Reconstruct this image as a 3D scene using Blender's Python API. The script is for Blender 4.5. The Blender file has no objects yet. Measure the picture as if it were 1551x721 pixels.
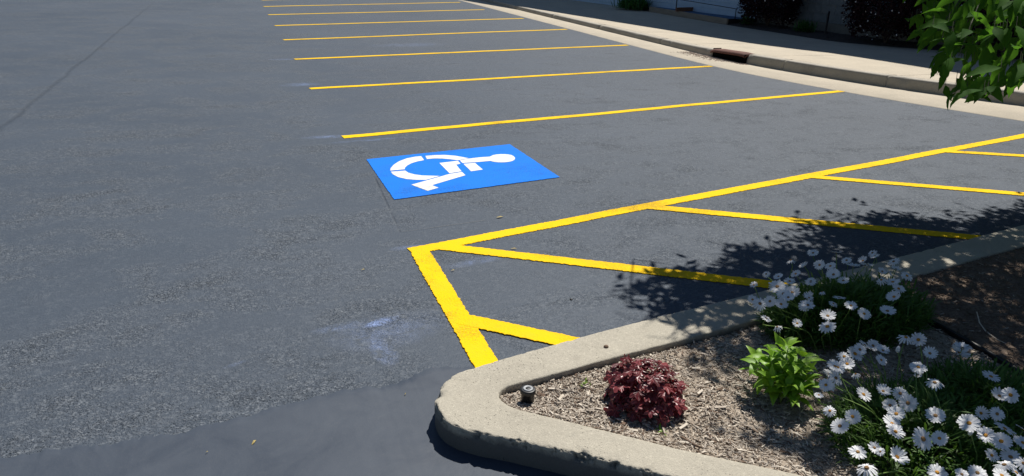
import bpy, math, random, numpy as np
from mathutils import Vector, Matrix, noise
R = math.radians
random.seed(7)
S = bpy.context.scene
C = S.collection

# ------------------------------------------------------------ camera, sky, sun, exposure
CAM_POS = Vector((0.0, 0.0, 1.7644))
PITCH, YAW, ROLL, FPX = 0.37179, 0.36042, 0.034219, 1120.0
_r0 = Vector((math.cos(YAW), -math.sin(YAW), 0))
_f0 = Vector((math.sin(YAW)*math.cos(PITCH), math.cos(YAW)*math.cos(PITCH), -math.sin(PITCH)))
_u0 = Vector((math.sin(YAW)*math.sin(PITCH), math.cos(YAW)*math.sin(PITCH), math.cos(PITCH)))
_rc = _r0*math.cos(ROLL) + _u0*math.sin(ROLL)
_uc = _u0*math.cos(ROLL) - _r0*math.sin(ROLL)
cam_d = bpy.data.cameras.new('camera')
cam = bpy.data.objects.new('camera', cam_d); C.objects.link(cam)
cam_d.sensor_width = 36.0
cam_d.lens = 36.0*FPX/1551.0
cam_d.clip_start = 0.05; cam_d.clip_end = 600.0
m3 = Matrix((_rc, _uc, -_f0)).transposed()
cam.matrix_world = Matrix.Translation(CAM_POS) @ m3.to_4x4()
S.camera = cam
SUN_EL, SUN_AZ = 57.0, 45.0        # azimuth measured from +Y towards +X
_h = math.cos(R(SUN_EL))
SUN_DIR = Vector((_h*math.sin(R(SUN_AZ)), _h*math.cos(R(SUN_AZ)), math.sin(R(SUN_EL))))
w = bpy.data.worlds.new('World'); S.world = w; w.use_nodes = True
nt = w.node_tree; nt.nodes.clear()
sky = nt.nodes.new('ShaderNodeTexSky'); sky.sky_type = 'NISHITA'; sky.sun_disc = False
sky.sun_elevation = R(SUN_EL); sky.sun_rotation = R(SUN_AZ)
sky.air_density = 1.0; sky.dust_density = 0.1; sky.ozone_density = 3.0
bg = nt.nodes.new('ShaderNodeBackground'); bg.inputs[1].default_value = 0.05
wo = nt.nodes.new('ShaderNodeOutputWorld')
nt.links.new(sky.outputs[0], bg.inputs[0]); nt.links.new(bg.outputs[0], wo.inputs[0])
sd = bpy.data.lights.new('sun', 'SUN'); sd.energy = 5.0; sd.angle = R(0.53); sd.color = (1.0, 0.96, 0.89)
sun = bpy.data.objects.new('sun', sd); C.objects.link(sun)
sun.rotation_euler = SUN_DIR.to_track_quat('Z', 'Y').to_euler()
sun.location = (0, 0, 30)
S.view_settings.view_transform = 'Standard'; S.view_settings.look = 'None'
S.view_settings.exposure = 0.12; S.view_settings.gamma = 1.0
SHX, SHY = SUN_DIR.x/SUN_DIR.z, SUN_DIR.y/SUN_DIR.z

def pix(p):                                   # where a point falls in the 1551 x 721 picture (used to keep leaves off the lens)
    d = Vector(p) - CAM_POS; D = d.dot(_f0)
    if D < 0.05: return (9999, 9999)
    return (775.5 + FPX*d.dot(_rc)/D, 360.5 - FPX*d.dot(_uc)/D)

# ------------------------------------------------------------ materials
def mat(name, col=(.5,.5,.5), rough=.7, spec=.5, metal=0.0):
    m = bpy.data.materials.new(name); m.use_nodes = True
    n = m.node_tree.nodes; b = n['Principled BSDF']
    b.inputs['Base Color'].default_value = (*col, 1); b.inputs['Roughness'].default_value = rough
    b.inputs['Specular IOR Level'].default_value = spec; b.inputs['Metallic'].default_value = metal
    return m
class NT:                                      # tiny node-graph writer
    def __init__(s, m): s.t = m.node_tree; s.b = s.t.nodes['Principled BSDF']; s.pos = s.t.nodes.new('ShaderNodeNewGeometry').outputs['Position']
    def n(s, typ, ins=None, **kw):
        nd = s.t.nodes.new(typ)
        for k, v in kw.items(): setattr(nd, k, v)
        for k, v in (ins or {}).items(): s.set(nd.inputs[k], v)
        return nd
    def set(s, sock, v):
        if isinstance(v, bpy.types.NodeSocket): s.t.links.new(v, sock)
        elif v is not None: sock.default_value = v
    def noise(s, scale, detail=4, rough=.55, vec=None, dist=0.0):
        return s.n('ShaderNodeTexNoise', {'Vector': vec or s.pos, 'Scale': scale, 'Detail': detail, 'Roughness': rough, 'Distortion': dist}).outputs[0]
    def vor(s, scale, vec=None, feature='F1', rnd=1.0):
        return s.n('ShaderNodeTexVoronoi', {'Vector': vec or s.pos, 'Scale': scale, 'Randomness': rnd}, feature=feature).outputs[0]
    def math(s, op, a, b=None, c=None, clamp=False):
        nd = s.n('ShaderNodeMath', operation=op, use_clamp=clamp)
        for i, v in enumerate((a, b, c)):
            if v is not None: s.set(nd.inputs[i], v)
        return nd.outputs[0]
    def ramp(s, fac, lo, hi):
        return s.n('ShaderNodeMapRange', {0: fac, 1: lo, 2: hi, 3: 0.0, 4: 1.0}).outputs[0]
    def mr(s, fac, lo, hi, a, b):
        return s.n('ShaderNodeMapRange', {0: fac, 1: lo, 2: hi, 3: a, 4: b}).outputs[0]
    def mix(s, fac, a, b):
        nd = s.n('ShaderNodeMix', data_type='RGBA')
        s.set(nd.inputs[0], fac)
        for k, v in ((6, a), (7, b)): s.set(nd.inputs[k], v if isinstance(v, bpy.types.NodeSocket) else (*v, 1))
        return nd.outputs[2]
    def scale(s, v3):
        return s.n('ShaderNodeMapping', {'Vector': s.pos, 'Scale': v3}).outputs[0]
    def xyz(s): return s.n('ShaderNodeSeparateXYZ', {0: s.pos}).outputs
    def bump(s, h, strength, dist, prev=None):
        nd = s.n('ShaderNodeBump', {'Height': h, 'Strength': strength, 'Distance': dist})
        if prev is not None: s.set(nd.inputs['Normal'], prev)
        return nd.outputs[0]
    def blob(s, cx, cy, rx, ry, ang=0.0):      # 1 at the centre, 0 at the rim of a soft ellipse on the ground
        X, Y, _ = s.xyz(); ca, sa = math.cos(ang), math.sin(ang)
        dx = s.math('SUBTRACT', X, cx); dy = s.math('SUBTRACT', Y, cy)
        u = s.math('ADD', s.math('MULTIPLY', dx, ca/rx), s.math('MULTIPLY', dy, sa/rx))
        v = s.math('ADD', s.math('MULTIPLY', dx, -sa/ry), s.math('MULTIPLY', dy, ca/ry))
        r = s.math('SQRT', s.math('ADD', s.math('MULTIPLY', u, u), s.math('MULTIPLY', v, v)))
        return s.math('SUBTRACT', 1.0, r, clamp=True)

def coarse_height(g, rough_bias=0.0):
    """relief shared by asphalt and the paint on it: aggregate stones drowned in sealer in patches"""
    p = g.scale((1.0, 1.5, 1.0))
    patch = g.ramp(g.noise(1.15, 4, .62, p, .6), .43-rough_bias, .66-rough_bias)
    patch2 = g.ramp(g.noise(3.7, 3, .6, p), .36, .62)
    wp = g.n('ShaderNodeVectorMath', {0: g.pos, 1: g.n('ShaderNodeVectorMath', {0: g.n('ShaderNodeTexNoise', {'Vector': g.pos, 'Scale': 30.0, 'Detail': 2}).outputs[1], 'Scale': .03}, operation='SCALE').outputs[0]}, operation='ADD').outputs[0]
    st = g.math('SUBTRACT', 1.0, g.ramp(g.vor(66, wp), .0, .55))
    st2 = g.math('SUBTRACT', 1.0, g.ramp(g.vor(150, wp), .0, .55))
    agg = g.math('ADD', g.math('MULTIPLY', st, .6), g.math('MULTIPLY', st2, .5))
    X, Y, _ = g.xyz()
    band = g.math('MULTIPLY', g.math('SUBTRACT', 1.0, g.ramp(Y, 2.75, 3.5)), g.math('SUBTRACT', 1.0, g.ramp(X, .5, .75)))
    band2 = g.math('MULTIPLY', g.ramp(X, 1.0, 2.6), .55)
    patch = g.math('MAXIMUM', patch, g.math('MULTIPLY', band2, g.ramp(g.noise(2.2, 4, .6, p), .30, .62)))
    amt = g.math('MULTIPLY', g.math('MAXIMUM', patch, g.math('MULTIPLY', band, .8)), g.math('ADD', .2, g.math('MULTIPLY', patch2, 1.1)))
    return g.math('MULTIPLY', agg, g.math('ADD', .16, amt)), amt

def asphalt_mat():
    m = mat('sealed_asphalt', rough=.6, spec=.24); g = NT(m)
    h, amt = coarse_height(g)
    X, Y, _ = g.xyz()
    big = g.noise(.35, 4, .55); mid = g.noise(2.3, 5, .6, g.scale((.55, 1.6, 1)), .5); fine = g.noise(160, 2, .6)
    col = g.mix(g.ramp(big, .3, .7), (.053, .068, .091), (.071, .088, .114))
    col = g.mix(g.math('MULTIPLY', g.ramp(mid, .45, .8), .2), col, (.082, .094, .112))
    cell = g.n('ShaderNodeTexVoronoi', {'Vector': g.scale((1.0, 1.25, 1.0)), 'Scale': 105.0}).outputs[1]
    rv = g.n('ShaderNodeSeparateColor', {0: cell}).outputs
    near = g.math('ADD', .12, amt)
    cell2 = g.n('ShaderNodeTexVoronoi', {'Vector': g.scale((1.0, 1.2, 1.0)), 'Scale': 42.0}).outputs[1]
    rw = g.n('ShaderNodeSeparateColor', {0: cell2}).outputs
    n2a = g.math('ADD', .16, g.math('MULTIPLY', amt, .6))
    col = g.mix(g.math('MULTIPLY', g.math('MULTIPLY', g.ramp(rw[0], .74, 1.0), n2a), .75, None, True), col, (.19, .21, .235))
    col = g.mix(g.math('MULTIPLY', g.math('MULTIPLY', g.ramp(rw[1], .74, 1.0), n2a), .65, None, True), col, (.02, .025, .033))
    col = g.mix(g.math('MULTIPLY', g.math('MULTIPLY', g.ramp(rv[0], .70, 1.0), near), .95, None, True), col, (.21, .23, .255))  # bright cells: pale grains and stone glints painted into the colour
    col = g.mix(g.math('MULTIPLY', g.math('MULTIPLY', g.ramp(rv[1], .72, 1.0), near), .42, None, True), col, (.018, .022, .03))
    col = g.mix(g.math('MULTIPLY', g.ramp(fine, .5, .8), .35), col, (.10, .115, .135))
    col = g.mix(g.math('MULTIPLY', amt, .30, None, True), col, (.098, .112, .132))
    # scuffed / dusty streaks running along the travel direction
    st = g.ramp(g.noise(3.2, 6, .7, g.scale((.35, 2.6, 1)), 1.2), .60, .80)
    col = g.mix(g.math('MULTIPLY', st, .33), col, (.13, .14, .155))
    # overspray of chalky blue-white paint
    pw = g.ramp(g.noise(9, 5, .75, None, 1.0), .36, .68)
    sp = g.ramp(g.noise(120, 3, .75), .44, .60)
    smear = None
    for (cx, cy, rx, ry, a, k) in SMEARS:
        b = g.math('MULTIPLY', g.math('MULTIPLY', g.ramp(g.blob(cx, cy, rx, ry, a), 0, .75), k), pw)
        smear = b if smear is None else g.math('MAXIMUM', smear, b)
    smear = g.math('MULTIPLY', smear, g.math('ADD', .35, g.math('MULTIPLY', sp, .8)), clamp=True)
    col = g.mix(smear, col, (.34, .47, .86))
    # old paving seam: a groove with a scuffed lip, left of the stalls
    wob = g.math('MULTIPLY', g.math('SUBTRACT', g.noise(.8, 4, .6), .5), .16)
    sx = g.math('ADD', g.math('SUBTRACT', X, g.mr(Y, 8.26, 23.2, SEAMX0, SEAMX1)), wob)
    d1 = g.math('ABSOLUTE', sx)
    groove = g.math('SUBTRACT', 1.0, g.ramp(d1, .0, .045))
    d2 = g.math('ABSOLUTE', g.math('ADD', sx, -.10))
    lip = g.math('MULTIPLY', g.math('SUBTRACT', 1.0, g.ramp(d2, .01, .12)), g.ramp(g.noise(6, 4, .7), .35, .75))
    inr = g.math('MULTIPLY', g.ramp(Y, 3.0, 7.5), g.math('SUBTRACT', 1.0, g.ramp(Y, 20.0, 26.0)))
    groove = g.math('MULTIPLY', groove, inr); lip = g.math('MULTIPLY', lip, inr)
    col = g.mix(g.math('MULTIPLY', lip, .10), col, (.12, .125, .135))
    # faint outline of an older, blacked-out symbol panel in front of the blue one
    ghost = None
    for (ax, ay, bx, by) in GHOSTS:
        L = math.hypot(bx-ax, by-ay); ux, uy = (bx-ax)/L, (by-ay)/L
        dx = g.math('SUBTRACT', X, ax); dy = g.math('SUBTRACT', Y, ay)
        al = g.math('ADD', g.math('MULTIPLY', dx, ux), g.math('MULTIPLY', dy, uy))
        pe = g.math('ABSOLUTE', g.math('ADD', g.math('MULTIPLY', dx, -uy), g.math('MULTIPLY', dy, ux)))
        k = g.math('MULTIPLY', g.math('SUBTRACT', 1.0, g.ramp(pe, .003, .013)), g.math('MULTIPLY', g.math('GREATER_THAN', al, 0.0), g.math('LESS_THAN', al, L)))
        ghost = k if ghost is None else g.math('MAXIMUM', ghost, k)
    ghost = g.math('MULTIPLY', ghost, g.ramp(g.noise(4, 3, .6), .35, .6))
    col = g.mix(g.math('MULTIPLY', ghost, .3), col, (.02, .021, .024))
    g.set(g.b.inputs['Base Color'], col)
    g.set(g.b.inputs['Roughness'], g.math('ADD', g.mr(mid, .3, .7, .56, .60), g.math('MULTIPLY', amt, .02)))
    hh = g.math('SUBTRACT', h, g.math('MULTIPLY', groove, .5))
    col = g.mix(g.math('MULTIPLY', groove, .35), col, (.02, .025, .033)); g.set(g.b.inputs['Base Color'], col)
    hh = g.math('SUBTRACT', hh, g.math('MULTIPLY', ghost, .5))
    n1 = g.bump(g.noise(1.1, 3, .5), .2, .02)
    n2 = g.bump(g.noise(260, 2, .6), .35, .0012, n1)
    g.set(g.b.inputs['Normal'], g.bump(hh, .95, .0085, n2))
    return m
def apron_mat():
    m = mat('fresh_sealer', rough=.5, spec=.4); g = NT(m)
    sw = g.noise(2.6, 5, .62, None, 2.2); sc = g.ramp(g.noise(7, 5, .7, g.scale((1, 2.2, 1)), 2.5), .60, .78)
    col = g.mix(g.ramp(sw, .3, .7), (.041, .053, .075), (.056, .070, .094))
    col = g.mix(g.math('MULTIPLY', sc, .4), col, (.10, .107, .118))
    col = g.mix(g.math('MULTIPLY', g.ramp(g.noise(300, 2, .6), .5, .75), .25), col, (.11, .115, .12))
    g.set(g.b.inputs['Base Color'], col); g.set(g.b.inputs['Roughness'], g.mr(sw, .3, .7, .48, .62))
    n1 = g.bump(g.noise(3, 4, .5, None, 1), .4, .012)
    g.set(g.b.inputs['Normal'], g.bump(g.noise(220, 3, .6), .3, .0014, n1))
    return m
def paint_mat(name, col, dirt, worn):
    m = mat(name, col, .75, .12); g = NT(m)
    h, amt = coarse_height(g)
    k = g.ramp(g.noise(5, 5, .7), .5, .8)
    c = g.mix(g.math('MULTIPLY', k, .22), col, dirt)
    c = g.mix(g.math('MULTIPLY', g.ramp(g.noise(55, 4, .7), .62-worn, .80-worn), .55), c, dirt)
    g.set(g.b.inputs['Base Color'], c)
    c = g.mix(g.math('MULTIPLY', g.ramp(g.math('ADD', g.noise(120, 3, .7), g.math('MULTIPLY', amt, .15)), .60, .76), .5), c, (.06, .065, .075))
    c = g.mix(g.math('MULTIPLY', g.ramp(g.noise(2.5, 5, .7, g.scale((1, .6, 1)), .8), .5, .8), .18), c, (.07, .075, .085))
    g.set(g.b.inputs['Base Color'], c)
    n2 = g.bump(g.noise(240, 2, .6), .4, .0012)
    g.set(g.b.inputs['Normal'], g.bump(h, .8, .0075, n2))
    return m
def concrete_mat(name, a, b, speck, bump=.0016, shade_stain=False):
    m = mat(name, a, .88, .25); g = NT(m)
    c = g.mix(g.ramp(g.noise(2.2, 5, .6), .3, .7), a, b)
    c = g.mix(g.math('MULTIPLY', g.ramp(g.noise(230, 3, .7), .50, .70), .5), c, speck)
    c = g.mix(g.math('MULTIPLY', g.ramp(g.noise(95, 3, .7), .54, .70), .5), c, tuple(min(1, x*1.40) for x in a))
    c = g.mix(g.math('MULTIPLY', g.ramp(g.noise(14, 5, .75), .56, .78), .42), c, speck)
    g.set(g.b.inputs['Base Color'], c)
    pit = g.math('MULTIPLY', g.math('SUBTRACT', 1.0, g.ramp(g.vor(75), .10, .22)), g.ramp(g.noise(6, 4, .7), .45, .62))
    c = g.mix(g.math('MULTIPLY', pit, .6), c, tuple(x*.55 for x in speck))
    c = g.mix(g.math('MULTIPLY', g.ramp(g.noise(3.3, 6, .75, None, 1.0), .55, .75), .22), c, speck)
    g.set(g.b.inputs['Base Color'], c)
    if shade_stain:                                  # lower face darkened: shade put into the colour along with sealer stain
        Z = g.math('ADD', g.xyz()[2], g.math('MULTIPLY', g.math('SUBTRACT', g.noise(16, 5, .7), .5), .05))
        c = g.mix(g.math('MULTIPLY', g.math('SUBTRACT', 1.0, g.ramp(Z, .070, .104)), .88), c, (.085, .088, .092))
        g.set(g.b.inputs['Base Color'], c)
    n1 = g.bump(g.noise(28, 4, .6), .35, .004)
    g.set(g.b.inputs['Normal'], g.bump(g.math('SUBTRACT', g.noise(170, 4, .7), pit), .95, bump*1.4, n1))
    return m
def leaf_mat(name, a, b, trans, rough=.42, spec=.45, tr=.35):
    m = mat(name, a, rough, spec); g = NT(m)
    oi = g.n('ShaderNodeObjectInfo').outputs['Random']
    nn = g.math('FRACT', g.math('ADD', oi, g.noise(7, 3, .6)))
    c = g.mix(nn, a, b)
    vein = g.ramp(g.noise(90, 3, .6), .45, .75)
    c = g.mix(g.math('MULTIPLY', vein, .22), c, tuple(x*1.6 for x in b))
    g.set(g.b.inputs['Base Color'], c)
    t = g.n('ShaderNodeBsdfTranslucent', {'Color': (*trans, 1)})
    mx = g.n('ShaderNodeMixShader', {0: tr, 1: g.b.outputs[0], 2: t.outputs[0]})
    g.set(g.b.inputs['Normal'], g.bump(g.noise(60, 3, .6), .4, .002))
    out = [x for x in g.t.nodes if x.type == 'OUTPUT_MATERIAL'][0]
    g.t.links.new(mx.outputs[0], out.inputs['Surface'])
    return m
def noisy_mat(name, a, b, scale=20, rough=.85, bump=.003, spec=.3, stretch=(1,1,1)):
    m = mat(name, a, rough, spec); g = NT(m)
    n_ = g.noise(scale, 5, .65, g.scale(stretch))
    g.set(g.b.inputs['Base Color'], g.mix(g.ramp(n_, .3, .7), a, b))
    g.set(g.b.inputs['Normal'], g.bump(n_, .6, bump))
    return m

SMEARS = [(*(0.572,3.319,0.000)[:2], .12, .045, .3, 1.5), (*(0.586,3.221,0.000)[:2], .34, .20, .2, .25), (*(0.519,3.039,0.000)[:2], .07, .17, .1, .5), (*(0.376,3.319,0.000)[:2], .18, .05, .1, .4),
          (*(0.784,10.268,-0.000)[:2], .30, .16, .1, .35), (*(0.801,7.274,0.000)[:2], .30, .08, 0, .4), (*(0.915,4.249,0.000)[:2], .14, .05, 0, .4), (*(3.162,14.324,0.000)[:2], .9, .35, .1, .2),
          (*(0.717,12.642,0.000)[:2], .3, .10, 0, .3), (*(-0.134,3.102,0.000)[:2], .06, .02, .4, .3), (*(1.151,7.059,0.000)[:2], .45, .05, .1, .35), (*(1.270,3.930,0.000)[:2], .30, .06, .2, .25)]
SEAMX0, SEAMX1 = -2.19, -2.08
GHOSTS = [(*(0.975,5.821,-0.000)[:2], *(0.914,4.526,0.000)[:2]), (*(0.914,4.526,0.000)[:2], *(1.530,4.599,0.000)[:2])]

M = {}
M['asphalt'] = asphalt_mat()
M['apron'] = apron_mat()
M['yellow'] = paint_mat('yellow_road_paint', (.98, .60, .0), (.84, .56, .05), .0)
M['blue'] = paint_mat('blue_road_paint', (.010, .20, .80), (.008, .14, .62), -.02)
M['white'] = paint_mat('white_road_paint', (.82, .82, .78), (.66, .67, .66), .02)
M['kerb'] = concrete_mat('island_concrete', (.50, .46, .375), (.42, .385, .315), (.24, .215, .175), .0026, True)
M['pale'] = concrete_mat('pale_concrete', (.56, .49, .385), (.47, .415, .33), (.32, .28, .22))
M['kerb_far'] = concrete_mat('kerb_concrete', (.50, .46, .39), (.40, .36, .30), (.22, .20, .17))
M['kerb_face'] = concrete_mat('shaded_kerb_face', (.37, .34, .28), (.29, .265, .22), (.12, .11, .10))  # darker concrete for the face: its shade is put into the colour
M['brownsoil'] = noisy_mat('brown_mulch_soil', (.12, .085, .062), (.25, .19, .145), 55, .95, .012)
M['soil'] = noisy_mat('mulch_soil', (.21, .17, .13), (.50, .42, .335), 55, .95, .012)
M['chip_a'] = noisy_mat('bleached_wood', (.72, .64, .53), (.54, .47, .385), 60, .85)
M['chip_b'] = noisy_mat('grey_wood', (.40, .355, .30), (.29, .25, .21), 60, .9)
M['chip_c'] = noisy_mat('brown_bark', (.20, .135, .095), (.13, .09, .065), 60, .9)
M['chip_d'] = noisy_mat('dust_wood', (.50, .43, .35), (.42, .36, .30), 60, .9)
M['leaf'] = leaf_mat('tree_leaf', (.016, .054, .008), (.040, .110, .012), (.16, .40, .03), .7, .05, .30)
M['plantleaf'] = leaf_mat('bright_leaf', (.15, .31, .02), (.27, .46, .04), (.30, .52, .03), .45, .35, .30)
M['redleaf'] = leaf_mat('burgundy_leaf', (.07, .008, .012), (.26, .055, .06), (.35, .02, .02), .36, .5, .14)
M['daisyleaf'] = leaf_mat('daisy_leaf', (.035, .085, .013), (.09, .18, .035), (.14, .28, .03), .5, .3, .28)
M['stem'] = leaf_mat('green_stem', (.16, .28, .06), (.24, .36, .10), (.15, .25, .04), .5, .3, .15)
M['petal'] = leaf_mat('white_petal', (.86, .86, .87), (.90, .90, .90), (.75, .78, .88), .6, .2, .22)
M['disc'] = noisy_mat('orange_disc', (.62, .30, .03), (.36, .16, .03), 400, .8, .002)
M['disc_dark'] = noisy_mat('shaded_disc', (.16, .09, .07), (.42, .24, .06), 400, .8, .002)  # darker copy of the disc, shadow tone put into the colour
M['bark'] = noisy_mat('tree_bark', (.12, .09, .07), (.06, .045, .035), 18, .95, .01, .2, (1,1,.3))
M['twig'] = noisy_mat('green_twig', (.08, .09, .035), (.05, .045, .025), 30, .7)
M['rust'] = noisy_mat('rusty_iron', (.16, .062, .042), (.085, .038, .03), 26, .8, .004, .35)
M['void'] = mat('drain_dark', (.006, .006, .006), .95, .1)
M['grit'] = noisy_mat('red_grit', (.30, .20, .155), (.42, .34, .27), 40, .95, .01)
M['black'] = mat('black_plastic', (.012, .012, .013), .42, .5)
M['grey_pl'] = mat('grey_plastic', (.40, .41, .42), .4, .5)
M['wall'] = noisy_mat('pale_blue_siding', (.46, .58, .70), (.40, .52, .64), 3, .75)
M['wall2'] = noisy_mat('grey_masonry', (.20, .22, .235), (.13, .15, .16), 9, .95, .01)
M['base'] = noisy_mat('footing_concrete', (.20, .195, .175), (.14, .135, .12), 9, .95)
M['board'] = noisy_mat('weathered_board', (.33, .27, .21), (.22, .18, .14), 12, .85, .003, .3, (1,.2,3))
M['board_red'] = noisy_mat('brown_board', (.24, .11, .06), (.16, .07, .04), 12, .8, .003)
M['blue_top'] = noisy_mat('blue_decking', (.05, .13, .25), (.04, .10, .20), 9, .7)
M['iron'] = mat('dark_iron', (.02, .02, .024), .5, .5)
M['purple'] = leaf_mat('purple_shrub_leaf', (.012, .006, .009), (.028, .010, .014), (.04, .008, .01), .6, .12, .08)
M['blossom'] = mat('white_fleck', (.75, .72, .72), .6, .2)
M['fern'] = leaf_mat('shade_plant_leaf', (.03, .10, .02), (.05, .15, .03), (.08, .2, .03), .5, .3, .2)
M['darksoil'] = noisy_mat('dark_bed_soil', (.04, .034, .032), (.075, .062, .055), 14, .95, .02)
M['roof'] = noisy_mat('roof_grey', (.12, .12, .12), (.09, .09, .09), 5, .9)
M['glass'] = mat('window_glass', (.03, .04, .05), .08, .6)
M['trim'] = mat('white_trim', (.7, .7, .68), .5, .4)

# ------------------------------------------------------------ mesh helpers
def mesh(name, v, f, mats, smooth=False, mi=None):
    me = bpy.data.meshes.new(name); me.from_pydata([tuple(p) for p in v], [], f); me.update()
    for x in (mats if isinstance(mats, (list, tuple)) else [mats]): me.materials.append(x)
    if smooth: me.polygons.foreach_set('use_smooth', [True]*len(me.polygons))
    if mi is not None: me.polygons.foreach_set('material_index', mi)
    return me
def link(name, data, parent=None, loc=None, rot=None, **props):
    o = bpy.data.objects.new(name, data); C.objects.link(o)
    if parent is not None: o.parent = parent
    if loc is not None: o.location = loc
    if rot is not None: o.rotation_euler = rot
    for k, v in props.items():
        if v is not None: o[k] = v
    return o
def thing(name, label, cat, loc=(0,0,0), group=None, rz=0.0):
    return link(name, None, None, loc, (0,0,rz), label=label, category=cat, group=group)
def structure(name, data, parent=None, **kw):
    return link(name, data, parent, kind='structure', **kw)
def box(x0, x1, y0, y1, z0, z1):
    v = [(x,y,z) for z in (z0,z1) for y in (y0,y1) for x in (x0,x1)]
    return v, [(0,2,3,1),(4,5,7,6),(0,1,5,4),(2,6,7,3),(0,4,6,2),(1,3,7,5)]
def obox(p, q, w_, z0, z1, off=0.0):          # upright box along the ground segment p-q
    p = Vector((p[0], p[1])); q = Vector((q[0], q[1])); d = (q-p).normalized(); n = Vector((d.y, -d.x))
    a, b = p+n*off, q+n*off
    c = [a, b, b+n*w_, a+n*w_]
    v = [(*k, z0) for k in c] + [(*k, z1) for k in c]
    return v, [(3,2,1,0),(4,5,6,7),(0,1,5,4),(1,2,6,5),(2,3,7,6),(3,0,4,7)]
class MB:
    def __init__(s): s.v=[]; s.f=[]; s.m=[]
    def add(s, vf, mi=0):
        k=len(s.v); s.v+=list(vf[0]); s.f+=[tuple(i+k for i in q) for q in vf[1]]; s.m+=[mi]*len(vf[1]); return s
    def me(s, name, mats, smooth=False): return mesh(name, s.v, s.f, mats, smooth, s.m)
def tube(pts, rad, n=6, cap=True):
    v=[]; f=[]; pts=[Vector(p) for p in pts]; up=Vector((0.13,.21,.97)).normalized()
    for i,p in enumerate(pts):
        t=(pts[min(i+1,len(pts)-1)]-pts[max(i-1,0)]).normalized()
        a=t.cross(up)
        if a.length<.05: a=t.cross(Vector((1,0,0)))
        a.normalize(); b=t.cross(a); r=rad[i] if isinstance(rad,(list,tuple)) else rad
        for k in range(n):
            an=2*math.pi*k/n; v.append(p+a*math.cos(an)*r+b*math.sin(an)*r)
    for i in range(len(pts)-1):
        for k in range(n):
            f.append((i*n+k,i*n+(k+1)%n,(i+1)*n+(k+1)%n,(i+1)*n+k))
    if cap: f.append(tuple(range(n-1,-1,-1))); f.append(tuple((len(pts)-1)*n+k for k in range(n)))
    return v,f
def lathe(prof, n=24, c=(0,0)):
    v=[];f=[]
    for r,z in prof:
        for k in range(n): v.append((c[0]+r*math.cos(2*math.pi*k/n), c[1]+r*math.sin(2*math.pi*k/n), z))
    for i in range(len(prof)-1):
        for k in range(n): f.append((i*n+k,i*n+(k+1)%n,(i+1)*n+(k+1)%n,(i+1)*n+k))
    f.append(tuple((len(prof)-1)*n+k for k in range(n)))
    return v,f
def cr(pts, step):                             # Catmull-Rom through rows of numbers, about `step` apart
    P_=[np.array(p,float) for p in pts]; P_=[2*P_[0]-P_[1]]+P_+[2*P_[-1]-P_[-2]]; out=[]
    for i in range(1,len(P_)-2):
        a,b,c,d=P_[i-1:i+3]; L=np.linalg.norm((c-b)[:2]); n=max(1,int(L/(step(b) if callable(step) else step)))
        for k in range(n):
            t=k/n; out.append(.5*((2*b)+(-a+c)*t+(2*a-5*b+4*c-d)*t*t+(-a+3*b-3*c+d)*t**3))
    out.append(P_[-2]); return out
def nz(p, s=1.0, o=0.0): return noise.noise(Vector((p[0]*s+o, p[1]*s-o, (p[2] if len(p)>2 else 0)*s+o*.5)))
def interp(x, xs, ys): return float(np.interp(x, xs, ys))

# ------------------------------------------------------------ ground
def grid_sheet(x0,x1,y0,y1,nx,ny,z):
    v=[(x0+(x1-x0)*i/nx, y0+(y1-y0)*j/ny, z) for j in range(ny+1) for i in range(nx+1)]
    f=[(j*(nx+1)+i, j*(nx+1)+i+1, (j+1)*(nx+1)+i+1, (j+1)*(nx+1)+i) for j in range(ny) for i in range(nx)]
    return v,f
structure('asphalt_ground', mesh('asphalt_ground', *grid_sheet(-250,250,-200,300,2,2,0.0), M['asphalt']))
# smoother, freshly sealed strip in front of the island: an irregular-edged coat 4 mm thick
edge = cr([(-14,2.9),(-6,2.75),(-2.5,2.62),(-1.053,2.667,0.000)[:2],(-0.745,2.667,0.000)[:2],(-0.503,2.652,0.000)[:2],(-0.272,2.658,0.000)[:2],(-0.077,2.684,0.000)[:2],(0.077,2.709,-0.000)[:2],(0.239,2.734,0.000)[:2],(0.405,2.735,0.000)[:2],(0.551,2.750,0.000)[:2],(0.697,2.802,0.000)[:2],(.95,2.76)], .012)
v=[];f=[]
for i,p in enumerate(edge):
    j = .026*nz(p,5)+.018*nz(p,19)+.014*nz(p,55)+.008*nz(p,120)
    x,y=p[0],p[1]+j
    v += [(x,y+.002,.0005),(x,y-.008,.0035),(x,y-.05,.005),(x,-6.0,.005)]
    if i:
        b=(i-1)*4
        for k in range(3): f.append((b+k,b+k+1,b+5+k,b+4+k))
k=len(v); v += [(.95,2.76-.05,.005),(7,2.76-.05,.005),(7,-6,.005),(.95,-6,.005)]
f.append((k+3,k+2,k+1,k))
structure('sealed_apron', mesh('sealed_apron', v, f, M['apron'], True))

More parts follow.
